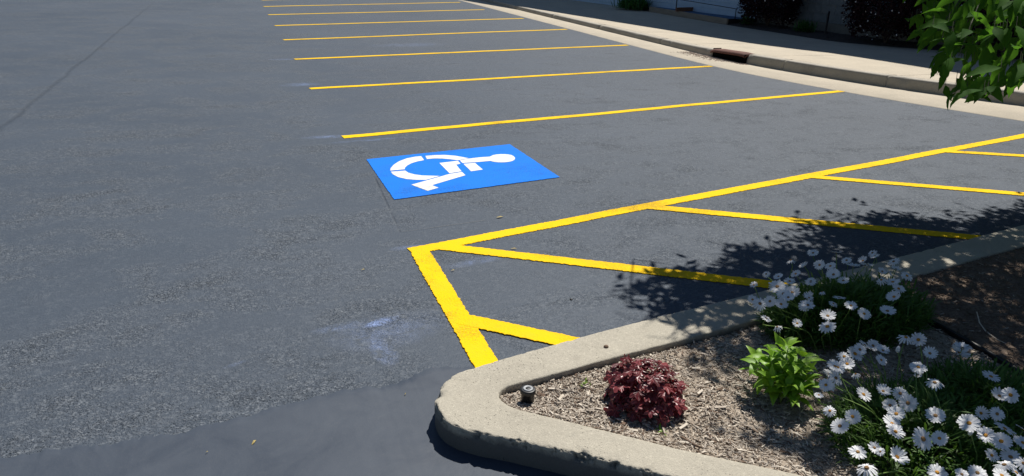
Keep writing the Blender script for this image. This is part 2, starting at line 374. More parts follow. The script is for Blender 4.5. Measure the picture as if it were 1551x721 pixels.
# ------------------------------------------------------------ painted lines
def strip(rows, z, jit, jscale=70.0):          # rows: (x, y, halfwidth); jagged sides, 1.6 mm of paint
    v=[];f=[]
    for i,r in enumerate(rows):
        p=Vector((r[0],r[1])); a=rows[max(i-1,0)]; b=rows[min(i+1,len(rows)-1)]
        t=Vector((b[0]-a[0],b[1]-a[1])).normalized(); n=Vector((-t.y,t.x))
        for s in (1,-1):
            q=p+n*s*r[2]
            o=(nz((*q,0),jscale,s*3)+.7*nz((*q,0),jscale*2.2,s*7))*jit
            e=q+n*s*o
            v+= [(*(e+n*s*.002),z-.003),(*e,z)]
        if i:
            b0=(i-1)*4;b1=i*4
            f+=[(b0,b0+1,b1+1,b1),(b0+1,b0+3,b1+3,b1+1),(b0+3,b0+2,b1+2,b1+3)]
    return v,f
def line_rows(p, q, w_, step, wob=.0):
    p=np.array(p[:2]);q=np.array(q[:2]);L=np.linalg.norm(q-p);n=max(2,int(L/step));d=(q-p)/L;nn=np.array([-d[1],d[0]])
    out=[]
    for i in range(n+1):
        s=i/n*L; c=p+d*s+nn*wob*(nz((s,p[1],0),.55)+.4*nz((s,p[1],3),1.6))
        out.append((c[0],c[1],w_/2))
    return out
STALLS = [((0.915,7.221,0.000),(8.275,8.486,0.000)),((0.876,9.903,0.000),(7.689,10.974,0.000)),((0.900,12.621,0.000),(7.634,13.901,0.000)),((0.907,15.279,0.000),(7.632,16.992,0.000)),((0.906,17.974,0.000),(7.576,19.837,0.000)),
          ((0.905,20.733,0.000),(7.382,22.735,0.000)),((0.914,23.420,0.000),(7.522,25.844,0.000)),((0.973,26.048,0.000),(7.502,29.145,0.000)),((0.978,28.716,-0.000),(7.508,32.524,0.000))]
ORD = ['nearest of the plain stall lines, right behind the blue panel','second stall line behind the blue panel, ending at the rusty drain inlet',
  'third stall line counted away from the blue panel','fourth stall line counted away from the blue panel','fifth stall line counted away from the blue panel',
  'sixth stall line counted away from the blue panel','seventh stall line counted away from the blue panel','farthest stall line still in view at the top of the photo','stall line beyond the top edge of the photo']
for i,(a,b) in enumerate(STALLS[:8]):
    link('parking_line', mesh('parking_line', *strip(line_rows(a,b,.105 if i<3 else .11,.02 if i<2 else .05,.035 if i<5 else .02), .005, .004 if i<3 else .003), M['yellow']),
         label='long thin yellow '+ORD[i], category='painted line', group='yellow stall lines across the car park')
aisle = thing('access_aisle_marking', 'wide bright yellow hatched access aisle outline between the blue panel and the concrete island', 'road marking')
def cross_pt(a,b,c,d):                         # where line c-d meets the border line a-b
    a,b,c,d=[Vector(q[:2]) for q in (a,b,c,d)]; r=b-a; s=d-c
    t=((c.x-a.x)*s.y-(c.y-a.y)*s.x)/(r.x*s.y-r.y*s.x); return (a.x+r.x*t,a.y+r.y*t)
BL=((.905,4.185), (10.665,6.170,0.000)); BS=((.962,4.15),(.94,2.70))
def aisle_line(name, a, b, w_, z, wob=0.0, label=None):
    if name=='diagonal_line': a=cross_pt(*(BS if b[0]<1.6 else BL), a, b)
    link(name, mesh(name, *strip(line_rows(a,b,w_,.009,wob), z, .0065), M['yellow']), aisle, label=label)
A0=(.965,4.185)
aisle_line('border_line', (.905,4.185), (10.665,6.170,0.000), .105, .0050, .02, 'long yellow border line of the aisle nearest the blue panel')
aisle_line('border_line', (.962,4.15), (.94,2.70), .118, .0066, .0, 'short thick yellow border line running up to the kerb nose')
aisle_line('diagonal_line', (1.196,4.149,-0.000), (3.016,2.991,0.000), .105, .0058)
aisle_line('diagonal_line', (2.814,4.555,0.000), (4.762,3.357,0.000), .105, .0058)
aisle_line('diagonal_line', (4.676,4.889,0.000), (6.688,3.663,0.000), .10, .0058)
aisle_line('diagonal_line', (6.793,5.270,0.000), (8.158,4.590,0.000), .10, .0058)
aisle_line('diagonal_line', (1.003,3.184,0.000), (1.433,2.810,0.000), .115, .0074)

# blue panel with the wheelchair symbol, as the stencil left it: separate white pieces with thin gaps
panel = thing('accessible_symbol', 'bright blue painted rectangle with white wheelchair symbol on the asphalt', 'road marking')
bp=[(1.011,5.197,0.000)[:2],(2.458,5.436,0.000)[:2],(2.425,6.586,0.000)[:2],(1.001,6.354,0.000)[:2]]
rows=[]; N=90
v=[];f=[]
def bl(u,w_):
    a=np.array(bp[0])*(1-u)+np.array(bp[1])*u; b=np.array(bp[3])*(1-u)+np.array(bp[2])*u; return a*(1-w_)+b*w_
for j in range(N+1):
    for i in range(N+1):
        p=bl(i/N,j/N)
        if i in (0,N) or j in (0,N): p=p+np.array([nz((p[0],p[1],1),40),nz((p[0],p[1],5),40)])*.006
        v.append((p[0],p[1],.005))
f=[(j*(N+1)+i,j*(N+1)+i+1,(j+1)*(N+1)+i+1,(j+1)*(N+1)+i) for j in range(N) for i in range(N)]
link('blue_panel', mesh('blue_panel', v, f, M['blue']), panel)
def poly(name, pts, z, label):
    P2=[]
    n=len(pts)
    for i in range(n):
        a=Vector(pts[i][:2]); b=Vector(pts[(i+1)%n][:2]); k=max(1,int((b-a).length/.02))
        for q in range(k):
            c=a.lerp(b,q/k); P2.append((c.x+nz((c.x,c.y,2),55)*.002, c.y+nz((c.x,c.y,8),55)*.002, z))
    import bmesh
    bm=bmesh.new(); vs=[bm.verts.new(p) for p in P2]; fc=bm.faces.new(vs); fc.normal_update()
    if fc.normal.z<0: fc.normal_flip()
    bmesh.ops.triangulate(bm, faces=[fc])
    me=bpy.data.meshes.new(name); bm.to_mesh(me); bm.free(); me.materials.append(M['white'])
    link(name, me, panel, label=label)
def arc_smooth(pts): return [tuple(p) for p in cr(pts,.03)]
poly('wheel_arc', [(1.4895, 6.3402), (1.4271, 6.3317), (1.3472, 6.2957), (1.2589, 6.2138), (1.1919, 6.1129), (1.148, 6.0185), (1.1319, 5.9488), (1.2564, 5.9593), (1.2707, 6.0097), (1.3072, 6.0767), (1.359, 6.1375), (1.4216, 6.1796), (1.4834, 6.205)], .007, 'white upper left arc of the wheel')
poly('wheel_arc', [(1.13, 5.917), (1.1314, 5.8412), (1.1563, 5.7498), (1.2117, 5.679), (1.2788, 5.6398), (1.3591, 5.6198), (1.4939, 5.6975), (1.4306, 5.7208), (1.3589, 5.7463), (1.3028, 5.7914), (1.2656, 5.848), (1.2533, 5.9193)], .007, 'white lower arc of the wheel')
poly('wheel_arc', [(1.5284, 6.3404), (1.6136, 6.3485), (1.7077, 6.3313), (1.7935, 6.283), (1.8492, 6.2188), (1.8852, 6.1735), (1.777, 6.131), (1.7146, 6.1773), (1.6531, 6.219), (1.5857, 6.2395), (1.5155, 6.2333)], .007, 'white upper right arc of the wheel')
poly('seat_piece', [(1.5904, 6.0823), (1.7665, 6.1155), (1.7639, 6.0191), (1.7177, 5.9954), (1.7061, 5.7888), (1.5922, 5.7561)], .007, 'white seat and thigh block')
poly('leg_piece', [(1.2139, 5.5199), (1.3252, 5.5835), (1.4994, 5.6845), (1.5871, 5.7375), (1.7038, 5.7691), (1.7042, 5.6692), (1.3694, 5.4701), (1.4024, 5.3905), (1.3012, 5.3326)], .007, 'white lower leg with foot')
poly('torso_piece', [(1.7883, 6.1238), (1.8813, 6.1607), (1.9872, 6.1817), (2.0876, 6.1814), (2.1345, 6.2269), (2.1716, 6.2421), (2.2103, 6.2426), (2.252, 6.2329), (2.2786, 6.2171), (2.3005, 6.1882), (2.306, 6.1396), (2.2977, 6.0856), (2.2744, 6.0359), (2.2456, 6.0019), (2.2063, 5.9798), (2.166, 5.9716), (2.1302, 5.9757), (2.0973, 5.9879), (2.0672, 6.0084), (2.0483, 6.0442), (1.9038, 6.034), (1.7856, 6.0357)], .007, 'white torso with round head')
poly('arm_piece', [(1.7874, 6.0091), (1.8939, 6.0099), (1.8969, 5.7958), (1.7842, 5.7698)], .007, 'white forearm block')

# small yellow paint drips beside the aisle line
# ------------------------------------------------------------ far kerb, gutter and pavement
ys   = [-10, 2.0, 5.0, 6.3, 7.2, 8.1, 9.0, 10.0, 10.6, 11.1, 11.8, 12.9, 14.0, 17.0, 22.0, 27.0, 60.0]
gx   = [14.2,11.0,9.55,9.02,8.62,8.33,8.06,7.84,7.76,7.72,7.70,7.70,7.71,7.74,7.77,7.80,7.9]      # asphalt / gutter edge
kx   = [15.9,12.6,11.1,10.4,9.92,9.42,9.05,8.77,8.62,8.50,8.44,8.45,8.45,8.47,8.5,8.55,8.8]       # kerb face
kh   = [.19,.19,.19,.19,.185,.18,.18,.18,.18,.175,.15,.125,.12,.115,.11,.11,.11]
def GX(y): return interp(y,ys,gx)
_ks = np.array([ [interp(y,ys,kx)] for y in np.arange(-10,60,.1)])[:,0]
_ks = np.convolve(np.pad(_ks,7,'edge'), np.ones(15)/15,'valid')
_gs = np.array([ [interp(y,ys,gx)] for y in np.arange(-10,60,.1)])[:,0]
_gs = np.convolve(np.pad(_gs,7,'edge'), np.ones(15)/15,'valid')
def KX(y): return float(np.interp(y,np.arange(-10,60,.1),_ks))
def GX(y): return float(np.interp(y,np.arange(-10,60,.1),_gs))
def KH(y): return interp(y,ys,kh)
Yall = list(np.arange(-10,14,.04))+list(np.arange(14,26,.1))+list(np.arange(26,60,1.0))
v=[];f=[]
for i,y in enumerate(Yall):
    j=.008*nz((y,0,0),6)+.006*nz((y,4,0),25)
    v+=[(GX(y)+j,y,.001),(GX(y)+j+.012,y,.009),(KX(y)+.05,y,.006)]
    if i: b=(i-1)*3; f+=[(b+3,b,b+1,b+4)[::-1],(b+4,b+1,b+2,b+5)[::-1]]
structure('gutter', mesh('gutter', v, f, M['pale'], True))
far = structure('far_kerb', None)
INLET = (11.14, 12.10)
def kerb_piece(y0,y1,step):
    n=max(3,int((y1-y0)/step)); v=[];f=[]
    for i in range(n+1):
        y=y0+(y1-y0)*i/n; h=KH(y); x=KX(y)
        e=.0
        if i in(0,n): e=.006
        prof=[(x-.004,-.03),(x,.03),(x+.006,h*.55),(x+.012,h-.035),(x+.02,h-.014),(x+.036,h-.003),(x+.06,h),(x+.10,h+.001),(x+.17,h+.001),(x+.178,h-.008),(x+.18,-.03)]
        for k,(a,z) in enumerate(prof):
            q=(a,y,z); w_=.004*nz(q,9)+.003*nz(q,30)
            ch=max(0,nz((a,y,7),5)-.33)*.05 if k in (3,4,5) else 0
            v.append((a+w_+e*(k<6)+ch, y, z-ch*.6-e*(3<=k)+.0015*nz(q,22)))
    K=11
    for i in range(n):
        for k in range(K-1):
            f.append((i*K+k,i*K+k+1,(i+1)*K+k+1,(i+1)*K+k)[::-1])
    f.append(tuple(range(K))); f.append(tuple(n*K+k for k in range(K))[::-1])
    return v,f
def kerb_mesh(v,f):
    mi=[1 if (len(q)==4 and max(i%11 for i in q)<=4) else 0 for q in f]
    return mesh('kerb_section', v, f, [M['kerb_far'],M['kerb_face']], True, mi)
joints=[-10,-6,-2,1,3,4.9,6.9,8.65,10.35]
for a,b in list(zip(joints,joints[1:]))+[(10.36,INLET[0]),(INLET[1],13.95),(13.96,16.9),(16.91,19.9),(19.91,23),(23.01,26.2),(26.21,30),(30.01,40),(40.01,59)]:
    link('kerb_section', kerb_mesh(*kerb_piece(a+.004,b-.004,.03 if b<15 else .15)), far)
# pavement slabs
walk = structure('pavement', None)
def walk_back(y): return interp(y,[-10,5,9.4,11.5,12.7,13.3,17,21,24,60],[16.5,14.6,13.6,13.0,12.4,12.25,12.1,12.15,12.3,13.0])
sl=[-10,-7,-4,-1,2,4.2,6.4,8.6,10.8,13.0,15.2,17.4,19.6,21.6,24,26.4,29,33,38,44,52,59]
for a,b in zip(sl,sl[1:]):
    n=max(2,int((b-a)/.3)); v=[];f=[]
    for i in range(n+1):
        y=a+.006+(b-a-.012)*i/n; x0=KX(y)+.186; x1=walk_back(y); h=KH(y)
        sk=.0
        for k in range(7):
            x=x0+(x1-x0)*k/6; v.append((x,y,h+.002*nz((x,y,0),1.1)))
        v+= [(x1,y,-.02),(x0,y,-.02)]
    K=9
    for i in range(n):
        for k in range(K): f.append((i*K+k,(i+1)*K+k,(i+1)*K+(k+1)%K,i*K+(k+1)%K)[::-1])
    f.append(tuple(range(K))[::-1]); f.append(tuple(n*K+k for k in range(K)))
    link('pavement_slab', mesh('pavement_slab', v, f, M['pale']), walk)

# storm drain inlet in the kerb: rusty cast hood over a dark throat, grit washed up in front
dr = thing('storm_drain', 'rusty cast iron kerb inlet hood over a dark opening beside the gutter', 'drain', (KX(11.5),11.5,0))
y0,y1=INLET[0]-.0-11.5, INLET[1]-11.5
v=[];f=[];n=14
prof=[(-.048,.116),(-.054,.118),(-.058,.126),(-.056,.142),(-.044,.158),(-.022,.172),(.01,.178),(.10,.179),(.16,.176),(.16,.15),(.02,.15),(-.03,.138),(-.042,.120)]
for i in range(n+1):
    t=i/n; y=y0+(y1-y0)*t; sl_=KX(11.5+y)-KX(11.5); hz=(KH(11.5+y)-.165)+.006
    e=.03*(abs(2*t-1)**6)
    for a,z in prof: v.append((a+sl_+e*.8, y, z+hz-e))
K=len(prof)
for i in range(n):
    for k in range(K): f.append((i*K+k,i*K+(k+1)%K,(i+1)*K+(k+1)%K,(i+1)*K+k)[::-1])
f.append(tuple(range(K))); f.append(tuple(n*K+k for k in range(K))[::-1])
link('hood', mesh('hood', v, f, M['rust'], True), dr)
mb=MB()
s0,s1=KX(11.5+y0)-KX(11.5),KX(11.5+y1)-KX(11.5)
mb.add(([(.03+s0,y0,-.02),(.05,(y0+y1)/2-.1,-.02),(.03+s1,y1,-.02),(.03+s1,y1,.16),(.05,(y0+y1)/2-.1,.16),(.03+s0,y0,.16)],[(0,1,4,5),(1,2,3,4)]))
mb.add(([(-.02,y0,.0105),(-.02,y1,.0105),(.18,y1,.0105),(.18,y0,.0105)],[(0,1,2,3)]))
mb.add(([(-.0,y0+.001,0),(.18,y0+.001,0),(.18,y0+.001,.16),(-.0,y0+.001,.16)],[(0,1,2,3)]))
mb.add(([(-.0,y1-.001,0),(.18,y1-.001,0),(.18,y1-.001,.16),(-.0,y1-.001,.16)],[(0,1,2,3)]))
link('throat', mb.me('throat', M['void']), dr)  # near-black sheets: the shade inside the opening painted as colour
mb=MB()
for i in range(900):
    t=random.random(); y=INLET[0]-.15+t*1.75; x=KX(y)-.06-abs(random.gauss(0,.15))*(1 if t>.25 else .4)
    if x<GX(y)+.05: continue
    r=random.uniform(.006,.022); z=.008
    a=random.random()*6.28
    v=[(x+r*math.cos(a+k*1.57)*random.uniform(.6,1),y+r*math.sin(a+k*1.57)*random.uniform(.6,1),z-.002) for k in range(4)]+[(x,y,z+r*.6)]
    mb.add((v,[(0,1,4),(1,2,4),(2,3,4),(3,0,4)]), 0 if random.random()<.7 else 1)
link('washed_grit', mb.me('washed_grit',[M['grit'],M['chip_b']]), None, kind='stuff', label='reddish grit and debris washed up in front of the rusty drain', category='debris')

# ------------------------------------------------------------ island: kerb, bed, mulch
PI_ = [ # inner x,y, outer x,y at kerb top
 (5.0,-1.13,4.9,-1.26),(3.0,.52,2.89,.39),(2.2,1.18,2.09,1.05),(1.697,1.596,1.589,1.465),(1.406,1.821,1.30,1.69),(1.226,1.973,1.118,1.842),(1.041,2.135,.93,1.99),(.925,2.232,.80,2.090),(.882,2.275,.695,2.165),(.866,2.305,.628,2.235),(.857,2.335,.598,2.32),(.858,2.36,.602,2.395),(.870,2.385,.632,2.465),(.895,2.406,.68,2.528),(.935,2.42,.748,2.578),(1.127,2.447,1.05,2.648),(1.45,2.498,1.40,2.715),(1.88,2.557,1.84,2.79),
 (2.307,2.62,2.27,2.852),(3.482,2.806,3.44,3.03),(4.393,2.951,4.35,3.175),(6.2,3.24,6.16,3.47),(8.5,3.6,8.46,3.83)]
KZ=.11
sts = cr(PI_, lambda b: .0055 if b[0]<2.0 else (.02 if b[0]<4.6 else .06))
v=[];f=[]
prev=None
for st in sts:
    I=Vector((st[0],st[1])); O=Vector((st[2],st[3])); d=(O-I).normalized(); W_=(O-I).length
    cross=[]
    cross.append((O-d*.004,-.02,0)); cross.append((O-d*.003,.012,0)); cross.append((O-d*.002,.035,0)); cross.append((O-d*.001,.060,0)); cross.append((O,.080,0)); cross.append((O,.092,2)); cross.append((O,.098,2))
    cross.append((O-d*.0008,.1025,2)); cross.append((O-d*.0025,.106,2)); cross.append((O-d*.0055,.1083,2)); cross.append((O-d*.010,.1094,1)); cross.append((O-d*.018,.1099,1))
    for k in range(1,9): cross.append((O.lerp(I,(.028+(W_-.028-.016)*k/9)/W_),KZ,0))
    cross.append((I+d*.008,.1097,0)); cross.append((I+d*.003,.108,0)); cross.append((I+d*.0005,.104,0)); cross.append((I,.08,0)); cross.append((I,-.02,0))
    front = st[1]<2.42
    for (p,z,e) in cross:
        q=(p.x,p.y,z)
        dz=.0012*nz(q,14)+.0007*nz(q,60); do=.0018*nz(q,18)+.0009*nz(q,55)
        if z>.109: dz+=.0022*nz(q,3.0)
        if e:
            amp=(1.0 if front else .22)
            c=(max(0,nz((p.x,p.y,0),22,3)+.6*nz((p.x,p.y,z),75)-.22)*.036+max(0,nz((p.x,p.y,z),110)-.05)*.016+max(0,nz((p.x,p.y,z),210)-.05)*.010)*amp*(1 if e==2 else .4)
            c2=max(0,1-((p.x-1.005)**2+(p.y-1.935)**2)**.5/.035)*.026*(.6+nz(q,90))
            c3=max(0,1-((p.x-.62)**2+(p.y-2.45)**2)**.5/.04)*.018
            c=c+c2+c3
            do-=c; dz-=c*.55
        if .01<z<.085 and not e: do+=.003*nz(q,30)
        if z<=-.02: dz=0
        v.append((p.x+d.x*do,p.y+d.y*do,z+dz))
K=len(cross)
for i in range(len(sts)-1):
    for k in range(K-1): f.append((i*K+k,(i+1)*K+k,(i+1)*K+k+1,i*K+k+1))
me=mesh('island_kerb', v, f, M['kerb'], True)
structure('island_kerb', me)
# soil surface
MZ=.084
inn=[(s[0],s[1]) for s in sts]; kk=min(range(len(inn)),key=lambda i:inn[i][0])
fr=inn[:kk+1][::-1]; bk=inn[kk:]
fx=[p[0] for p in fr]; fy=[p[1] for p in fr]; bx_=[p[0] for p in bk]; by_=[p[1] for p in bk]
def yf(x): return float(np.interp(x,fx,fy))
def yb(x): return float(np.interp(x,bx_,by_))
EDG=[(3.02,2.80),(3.10,2.62),(3.13,2.457),(3.14,2.2),(3.12,1.953),(3.05,1.6),(2.98,1.2)]
EDGC=cr(EDG,.03)
def mz(x,y):
    ex=interp(y,[1.2,1.6,1.95,2.2,2.46,2.62,2.8],[2.98,3.05,3.12,3.14,3.13,3.10,3.02])
    up=.022*min(1,max(0,(x-ex)/.04))
    dist=min(y-yf(x), yb(x)-y)
    fl=yf(x)
    near_front=max(0,1-(y-yf(x))/.12)*.014
    back=-max(0,1-(yb(x)-y)/.05)*.010
    return MZ+up+near_front+back+.010*nz((x,y,0),4)+.005*nz((x,y,0),17)
xs=list(np.arange(.84,3.6,.018))+list(np.arange(3.6,8.4,.12)); NY=84
v=[];f=[]
for i,x in enumerate(xs):
    a,b=yf(x)-.012,yb(x)+.012
    if x<.858: a=b=2.345
    for j in range(NY+1):
        y=a+(b-a)*j/NY; v.append((x,y,mz(x,y)+.003*nz((x,y,3),60)))
    if i:
        for j in range(NY): f.append(((i-1)*(NY+1)+j,i*(NY+1)+j,i*(NY+1)+j+1,(i-1)*(NY+1)+j+1))
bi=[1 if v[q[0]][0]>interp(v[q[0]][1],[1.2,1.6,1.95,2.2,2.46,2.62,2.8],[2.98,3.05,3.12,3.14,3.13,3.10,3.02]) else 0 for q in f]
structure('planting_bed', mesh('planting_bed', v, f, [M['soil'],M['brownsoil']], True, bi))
# wood chips
rng=np.random.default_rng(5)
def chips(n,size,region,seed,name,label):
    mb=MB(); c=0
    while c<n:
        x=region[0]+(region[1]-region[0])*rng.random(); lo,hi=yf(x)+.006,yb(x)-.006
        if hi<=lo: continue
        y=lo+(hi-lo)*rng.random()
        if x>2.2 and y<yf(2.2)+(-.5): continue
        L=size*math.exp(rng.normal(0,.45)); W_=L*rng.uniform(.14,.38); T=rng.uniform(.0012,.0035)
        an=rng.random()*math.pi; u=Vector((math.cos(an),math.sin(an),rng.normal(0,.16))).normalized(); n_=Vector((rng.normal(0,.25),rng.normal(0,.25),1)).normalized()
        s=n_.cross(u).normalized(); n_=u.cross(s); o=Vector((x,y,mz(x,y)+.0015+abs(rng.normal(0,.004))))
        t0,t1=rng.uniform(.35,1),rng.uniform(.2,1)
        vv=[o-u*L/2-s*W_/2*t0,o-u*L/2+s*W_/2*t0,o+u*L/2+s*W_/2*t1+n_*rng.normal(0,.001),o+u*L/2-s*W_/2*t1]
        vv+=[p+n_*T for p in vv]
        m_=rng.random()
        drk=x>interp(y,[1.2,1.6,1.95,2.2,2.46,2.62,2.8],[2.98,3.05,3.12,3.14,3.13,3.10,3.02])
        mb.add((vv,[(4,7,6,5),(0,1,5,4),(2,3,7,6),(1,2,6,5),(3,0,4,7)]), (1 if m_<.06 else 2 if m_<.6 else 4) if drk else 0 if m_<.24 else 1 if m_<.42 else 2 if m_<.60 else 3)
        c+=1
    link(name, mb.me(name,[M['chip_a'],M['chip_b'],M['chip_c'],M['chip_d'],M['brownsoil']]), None, kind='stuff', label=label, category='mulch')
chips(30000,.0135,(.87,4.6),1,'wood_chip_mulch','layer of bleached wood chip mulch covering the island bed')
for (px_,L,an,lb) in [((1.926,2.076,0.080),.05,.9,'just left of the bright green plant'),((1.845,2.152,0.080),.035,2.6,'in open mulch between red mound and green plant, nearer the plant'),((2.081,1.905,0.080),.045,2.2,'at the foot of the leaning daisy stems'),((1.661,2.158,0.080),.04,.5,'right beside the red mound on its right'),((1.417,2.418,0.080),.03,2.0,'left of the red mound near the back kerb'),((1.090,2.374,0.080),.028,2.9,'near the sprinkler head'),((1.472,1.982,0.080),.05,.4,'between the red mound and the front kerb')]:
    o=Vector((px_[0],px_[1],mz(px_[0],px_[1])+.009)); u=Vector((math.cos(an),math.sin(an),.05)); s=Vector((-u.y,u.x,.1)).normalized()
    a=[o-u*L/2-s*.004,o-u*L*.45+s*.006,o+u*L/2+s*.004,o+u*L*.4-s*.006]; b=[p+Vector((0,0,.005)) for p in a]
    # larger splinters lying on top of the mulch
    link('wood_chip', mesh('wood_chip', a+b, [(4,7,6,5),(0,1,5,4),(1,2,6,5),(2,3,7,6),(3,0,4,7),(0,3,2,1)], M['chip_a']), None,
         label='bleached wood splinter '+lb, category='wood chip', group='larger splinters on the mulch')
# black plastic edging between the two halves of the bed
v=[];f=[]
for i,p in enumerate(EDGC):
    a=EDGC[max(i-1,0)];b=EDGC[min(i+1,len(EDGC)-1)];t=Vector((b[0]-a[0],b[1]-a[1])).normalized();n_=Vector((-t.y,t.x)); z=mz(p[0]-.06,p[1])
    for s,zz in ((-.008,z-.03),(-.008,z+.014),(-.012,z+.022),(-.006,z+.031),(.006,z+.031),(.012,z+.022),(.008,z+.014),(.008,z-.03)):
        q=Vector((p[0],p[1]))+n_*s; v.append((q.x,q.y,zz))
    if i:
        for k in range(7): f.append(((i-1)*8+k,i*8+k,i*8+k+1,(i-1)*8+k+1))
link('bed_edging', mesh('bed_edging', v, f, M['black'], True), None, label='black plastic landscape edging strip curving through the shaded mulch', category='garden edging')
# pale dry twig in the shaded mulch and a brown one by the front kerb
tw=[Vector((*p[:2],mz(p[0],p[1])+.012)) for p in [(3.426,2.344,0.100),(3.328,2.248,0.100),(3.279,2.172,0.100),(3.256,2.098,0.100),(3.264,2.057,0.100)]]
link('dry_twig', mesh('dry_twig',*tube(tw,[.0025,.003,.003,.0025,.0015],5),M['chip_a'],True),None,label='thin pale curved twig lying in the shaded mulch',category='twig')
tw=[Vector((*p[:2],mz(p[0],p[1])+.010)) for p in [(1.429,1.929,0.090),(1.435,1.903,0.090),(1.446,1.866,0.090),(1.463,1.841,0.090)]]
link('dry_twig', mesh('dry_twig',*tube(tw,[.005,.006,.005,.003],6),M['chip_c'],True),None,label='short brown stick lying against the front kerb of the island',category='twig')

# ------------------------------------------------------------ sprinkler head at the nose of the bed
sp = thing('sprinkler_head', 'small black pop-up sprinkler head with grey ring at the island nose', 'sprinkler', (.965,2.322,.088))
link('body', mesh('body', *lathe([(.0265,-.02),(.0265,.036),(.0285,.038),(.0305,.040),(.0315,.043),(.0315,.055),(.030,.058),(.027,.0595),(.021,.0588)],28), M['black'], True), sp)
link('ring', mesh('ring', *lathe([(.0195,.0575),(.0195,.0615),(.0165,.0625),(.0115,.0615),(.0105,.059)],28), M['grey_pl'], True), sp)
link('nozzle', mesh('nozzle', *lathe([(.0095,.058),(.0095,.0605),(.0080,.062),(.003,.0615)],18), M['black'], True), sp)

# ------------------------------------------------------------ leaves
def leaf_me(name, L, W, m, n=6, droop=.35, fold=.25, teeth=0.0, peak=.4, stalk=.0, curl=0.0):
    """pointed leaf growing along +X, folded along its midrib and bending down"""
    v=[];f=[];x=0;z=0
    if stalk:
        pass
    for i in range(n+1):
        t=i/n; an=-droop*t*t*1.4+curl*math.sin(t*5)
        if i: x+=L/n*math.cos(an); z+=L/n*math.sin(an)
        wd=W/2*((t/peak)**.75 if t<peak else (max(0,(1-t)/(1-peak)))**.85)
        if i==0: wd=W*.03
        tw=teeth*W*(1 if i%2 else -1)*(0<i<n)
        for s in (-1,0,1):
            v.append((x+(tw*.4 if s else 0), s*(wd+(tw*.5 if s else 0)), z+(abs(s)*fold*wd)))
        if i:
            b=(i-1)*3
            f+=[(b,b+3,b+4,b+1),(b+1,b+4,b+5,b+2)]
    me=mesh(name,v,f,m,True); return me
def lobed_me(name, r, m, lobes=5, seed=0):
    rn=random.Random(seed); v=[(0,0,0)];f=[];n=lobes*6
    for ring in (.55,1.0):
        for k in range(n):
            a=-2.75+5.5*k/(n-1); ph=(k%6)/6.0
            rr=r*ring*(.80+.20*math.cos(2*math.pi*ph)*(1 if ring==1 else .3)) *(1-.12*abs(a)/2.75)
            if ring==1: rr*=1+.07*rn.uniform(-1,1)
            z=.22*r*math.sin(a*lobes*1.15)*(ring**2)*.55+rn.uniform(-.05,.05)*r-.16*r*ring*ring+(.07*r if k%2 else 0)*ring
            v.append((rr*math.cos(a)+.25*r, rr*math.sin(a), z))
    for k in range(n-1):
        f.append((0,1+k,2+k)); f.append((1+k,1+n+k,2+n+k,2+k))
    return mesh(name,v,f,m,False)
def orient(direction, up, roll=0.0):
    x=Vector(direction).normalized(); z=Vector(up); z=(z-x*z.dot(x))
    if z.length<.05: z=Vector((0,1,.2))-x*x.y
    z.normalize(); y=z.cross(x)
    mm=Matrix((x,y,z)).transposed()
    return (mm @ Matrix.Rotation(roll,3,'X'))
def place(name, me, parent, p, mm, s=1.0, **kw):
    o=link(name, me, parent, **kw); o.matrix_local = Matrix.Translation(Vector(p)) @ (mm.to_4x4()) @ Matrix.Scale(s,4); return o

# burgundy heuchera mound
hc=Vector((1.412,2.185,.088))
hx=thing('burgundy_plant','low round mound of crinkled dark red leaves in the mulch','plant',hc)
lm=[lobed_me('leaf',.038,M['redleaf'],5,s) for s in range(6)]
random.seed(21)
N=170
for i in range(N):
    ph=i*2.39996; u=(i+.5)/N; el=math.acos(1-u*1.02) if u<.98 else 1.55
    r=.128*(1+.10*nz((math.cos(ph)*math.sin(el),math.sin(ph)*math.sin(el),math.cos(el)),2.2)); inner=random.random()<.30
    rr=r*(.72 if inner else random.uniform(.86,1.17)); hz=rr*1.02
    d=Vector((math.sin(el)*math.cos(ph),math.sin(el)*math.sin(ph),math.cos(el)))
    p=Vector((d.x*rr*1.08,d.y*rr*1.08,.018+d.z*hz))
    out=Vector((d.x,d.y,0)); 
    if out.length<.05: out=Vector((random.uniform(-1,1),random.uniform(-1,1),0))
    out.normalize()
    nrm=(d+Vector((random.gauss(0,.26),random.gauss(0,.26),.25+random.gauss(0,.15)))).normalized()
    dr_=(out*.8+Vector((random.gauss(0,.5),random.gauss(0,.5),-.35*(1-d.z)))).normalized()
    place('leaf', lm[i%6], hx, p, orient(dr_,nrm), random.uniform(.6,1.12))
mb=MB()
for i in range(90):
    ph=random.random()*6.28; r=.11*random.random()**.5; q=Vector((math.cos(ph)*r,math.sin(ph)*r,.05+.07*(1-(r/.12)**2)))
    mb.add(tube([(q.x*.2,q.y*.2,-.01),(q.x*.7,q.y*.7,q.z*.6),q],[.0018,.0015,.001],4,False))
for k,(x,y,z) in enumerate([(-.055,.075,.155),(-.045,.06,.16),(-.075,.05,.13)]):
    mb.add(tube([(0,0,.03),(x*.8,y*.8,.09),(x,y,z)],[.002,.0016,.001],4,False))
    place('leaf', lm[k], hx, (x,y,z), orient((-.3,.2,1),(-.6,.2,.2)), .6)
link('leaf_stalks', mb.me('leaf_stalks', M['redleaf'], True), hx, kind='stuff')

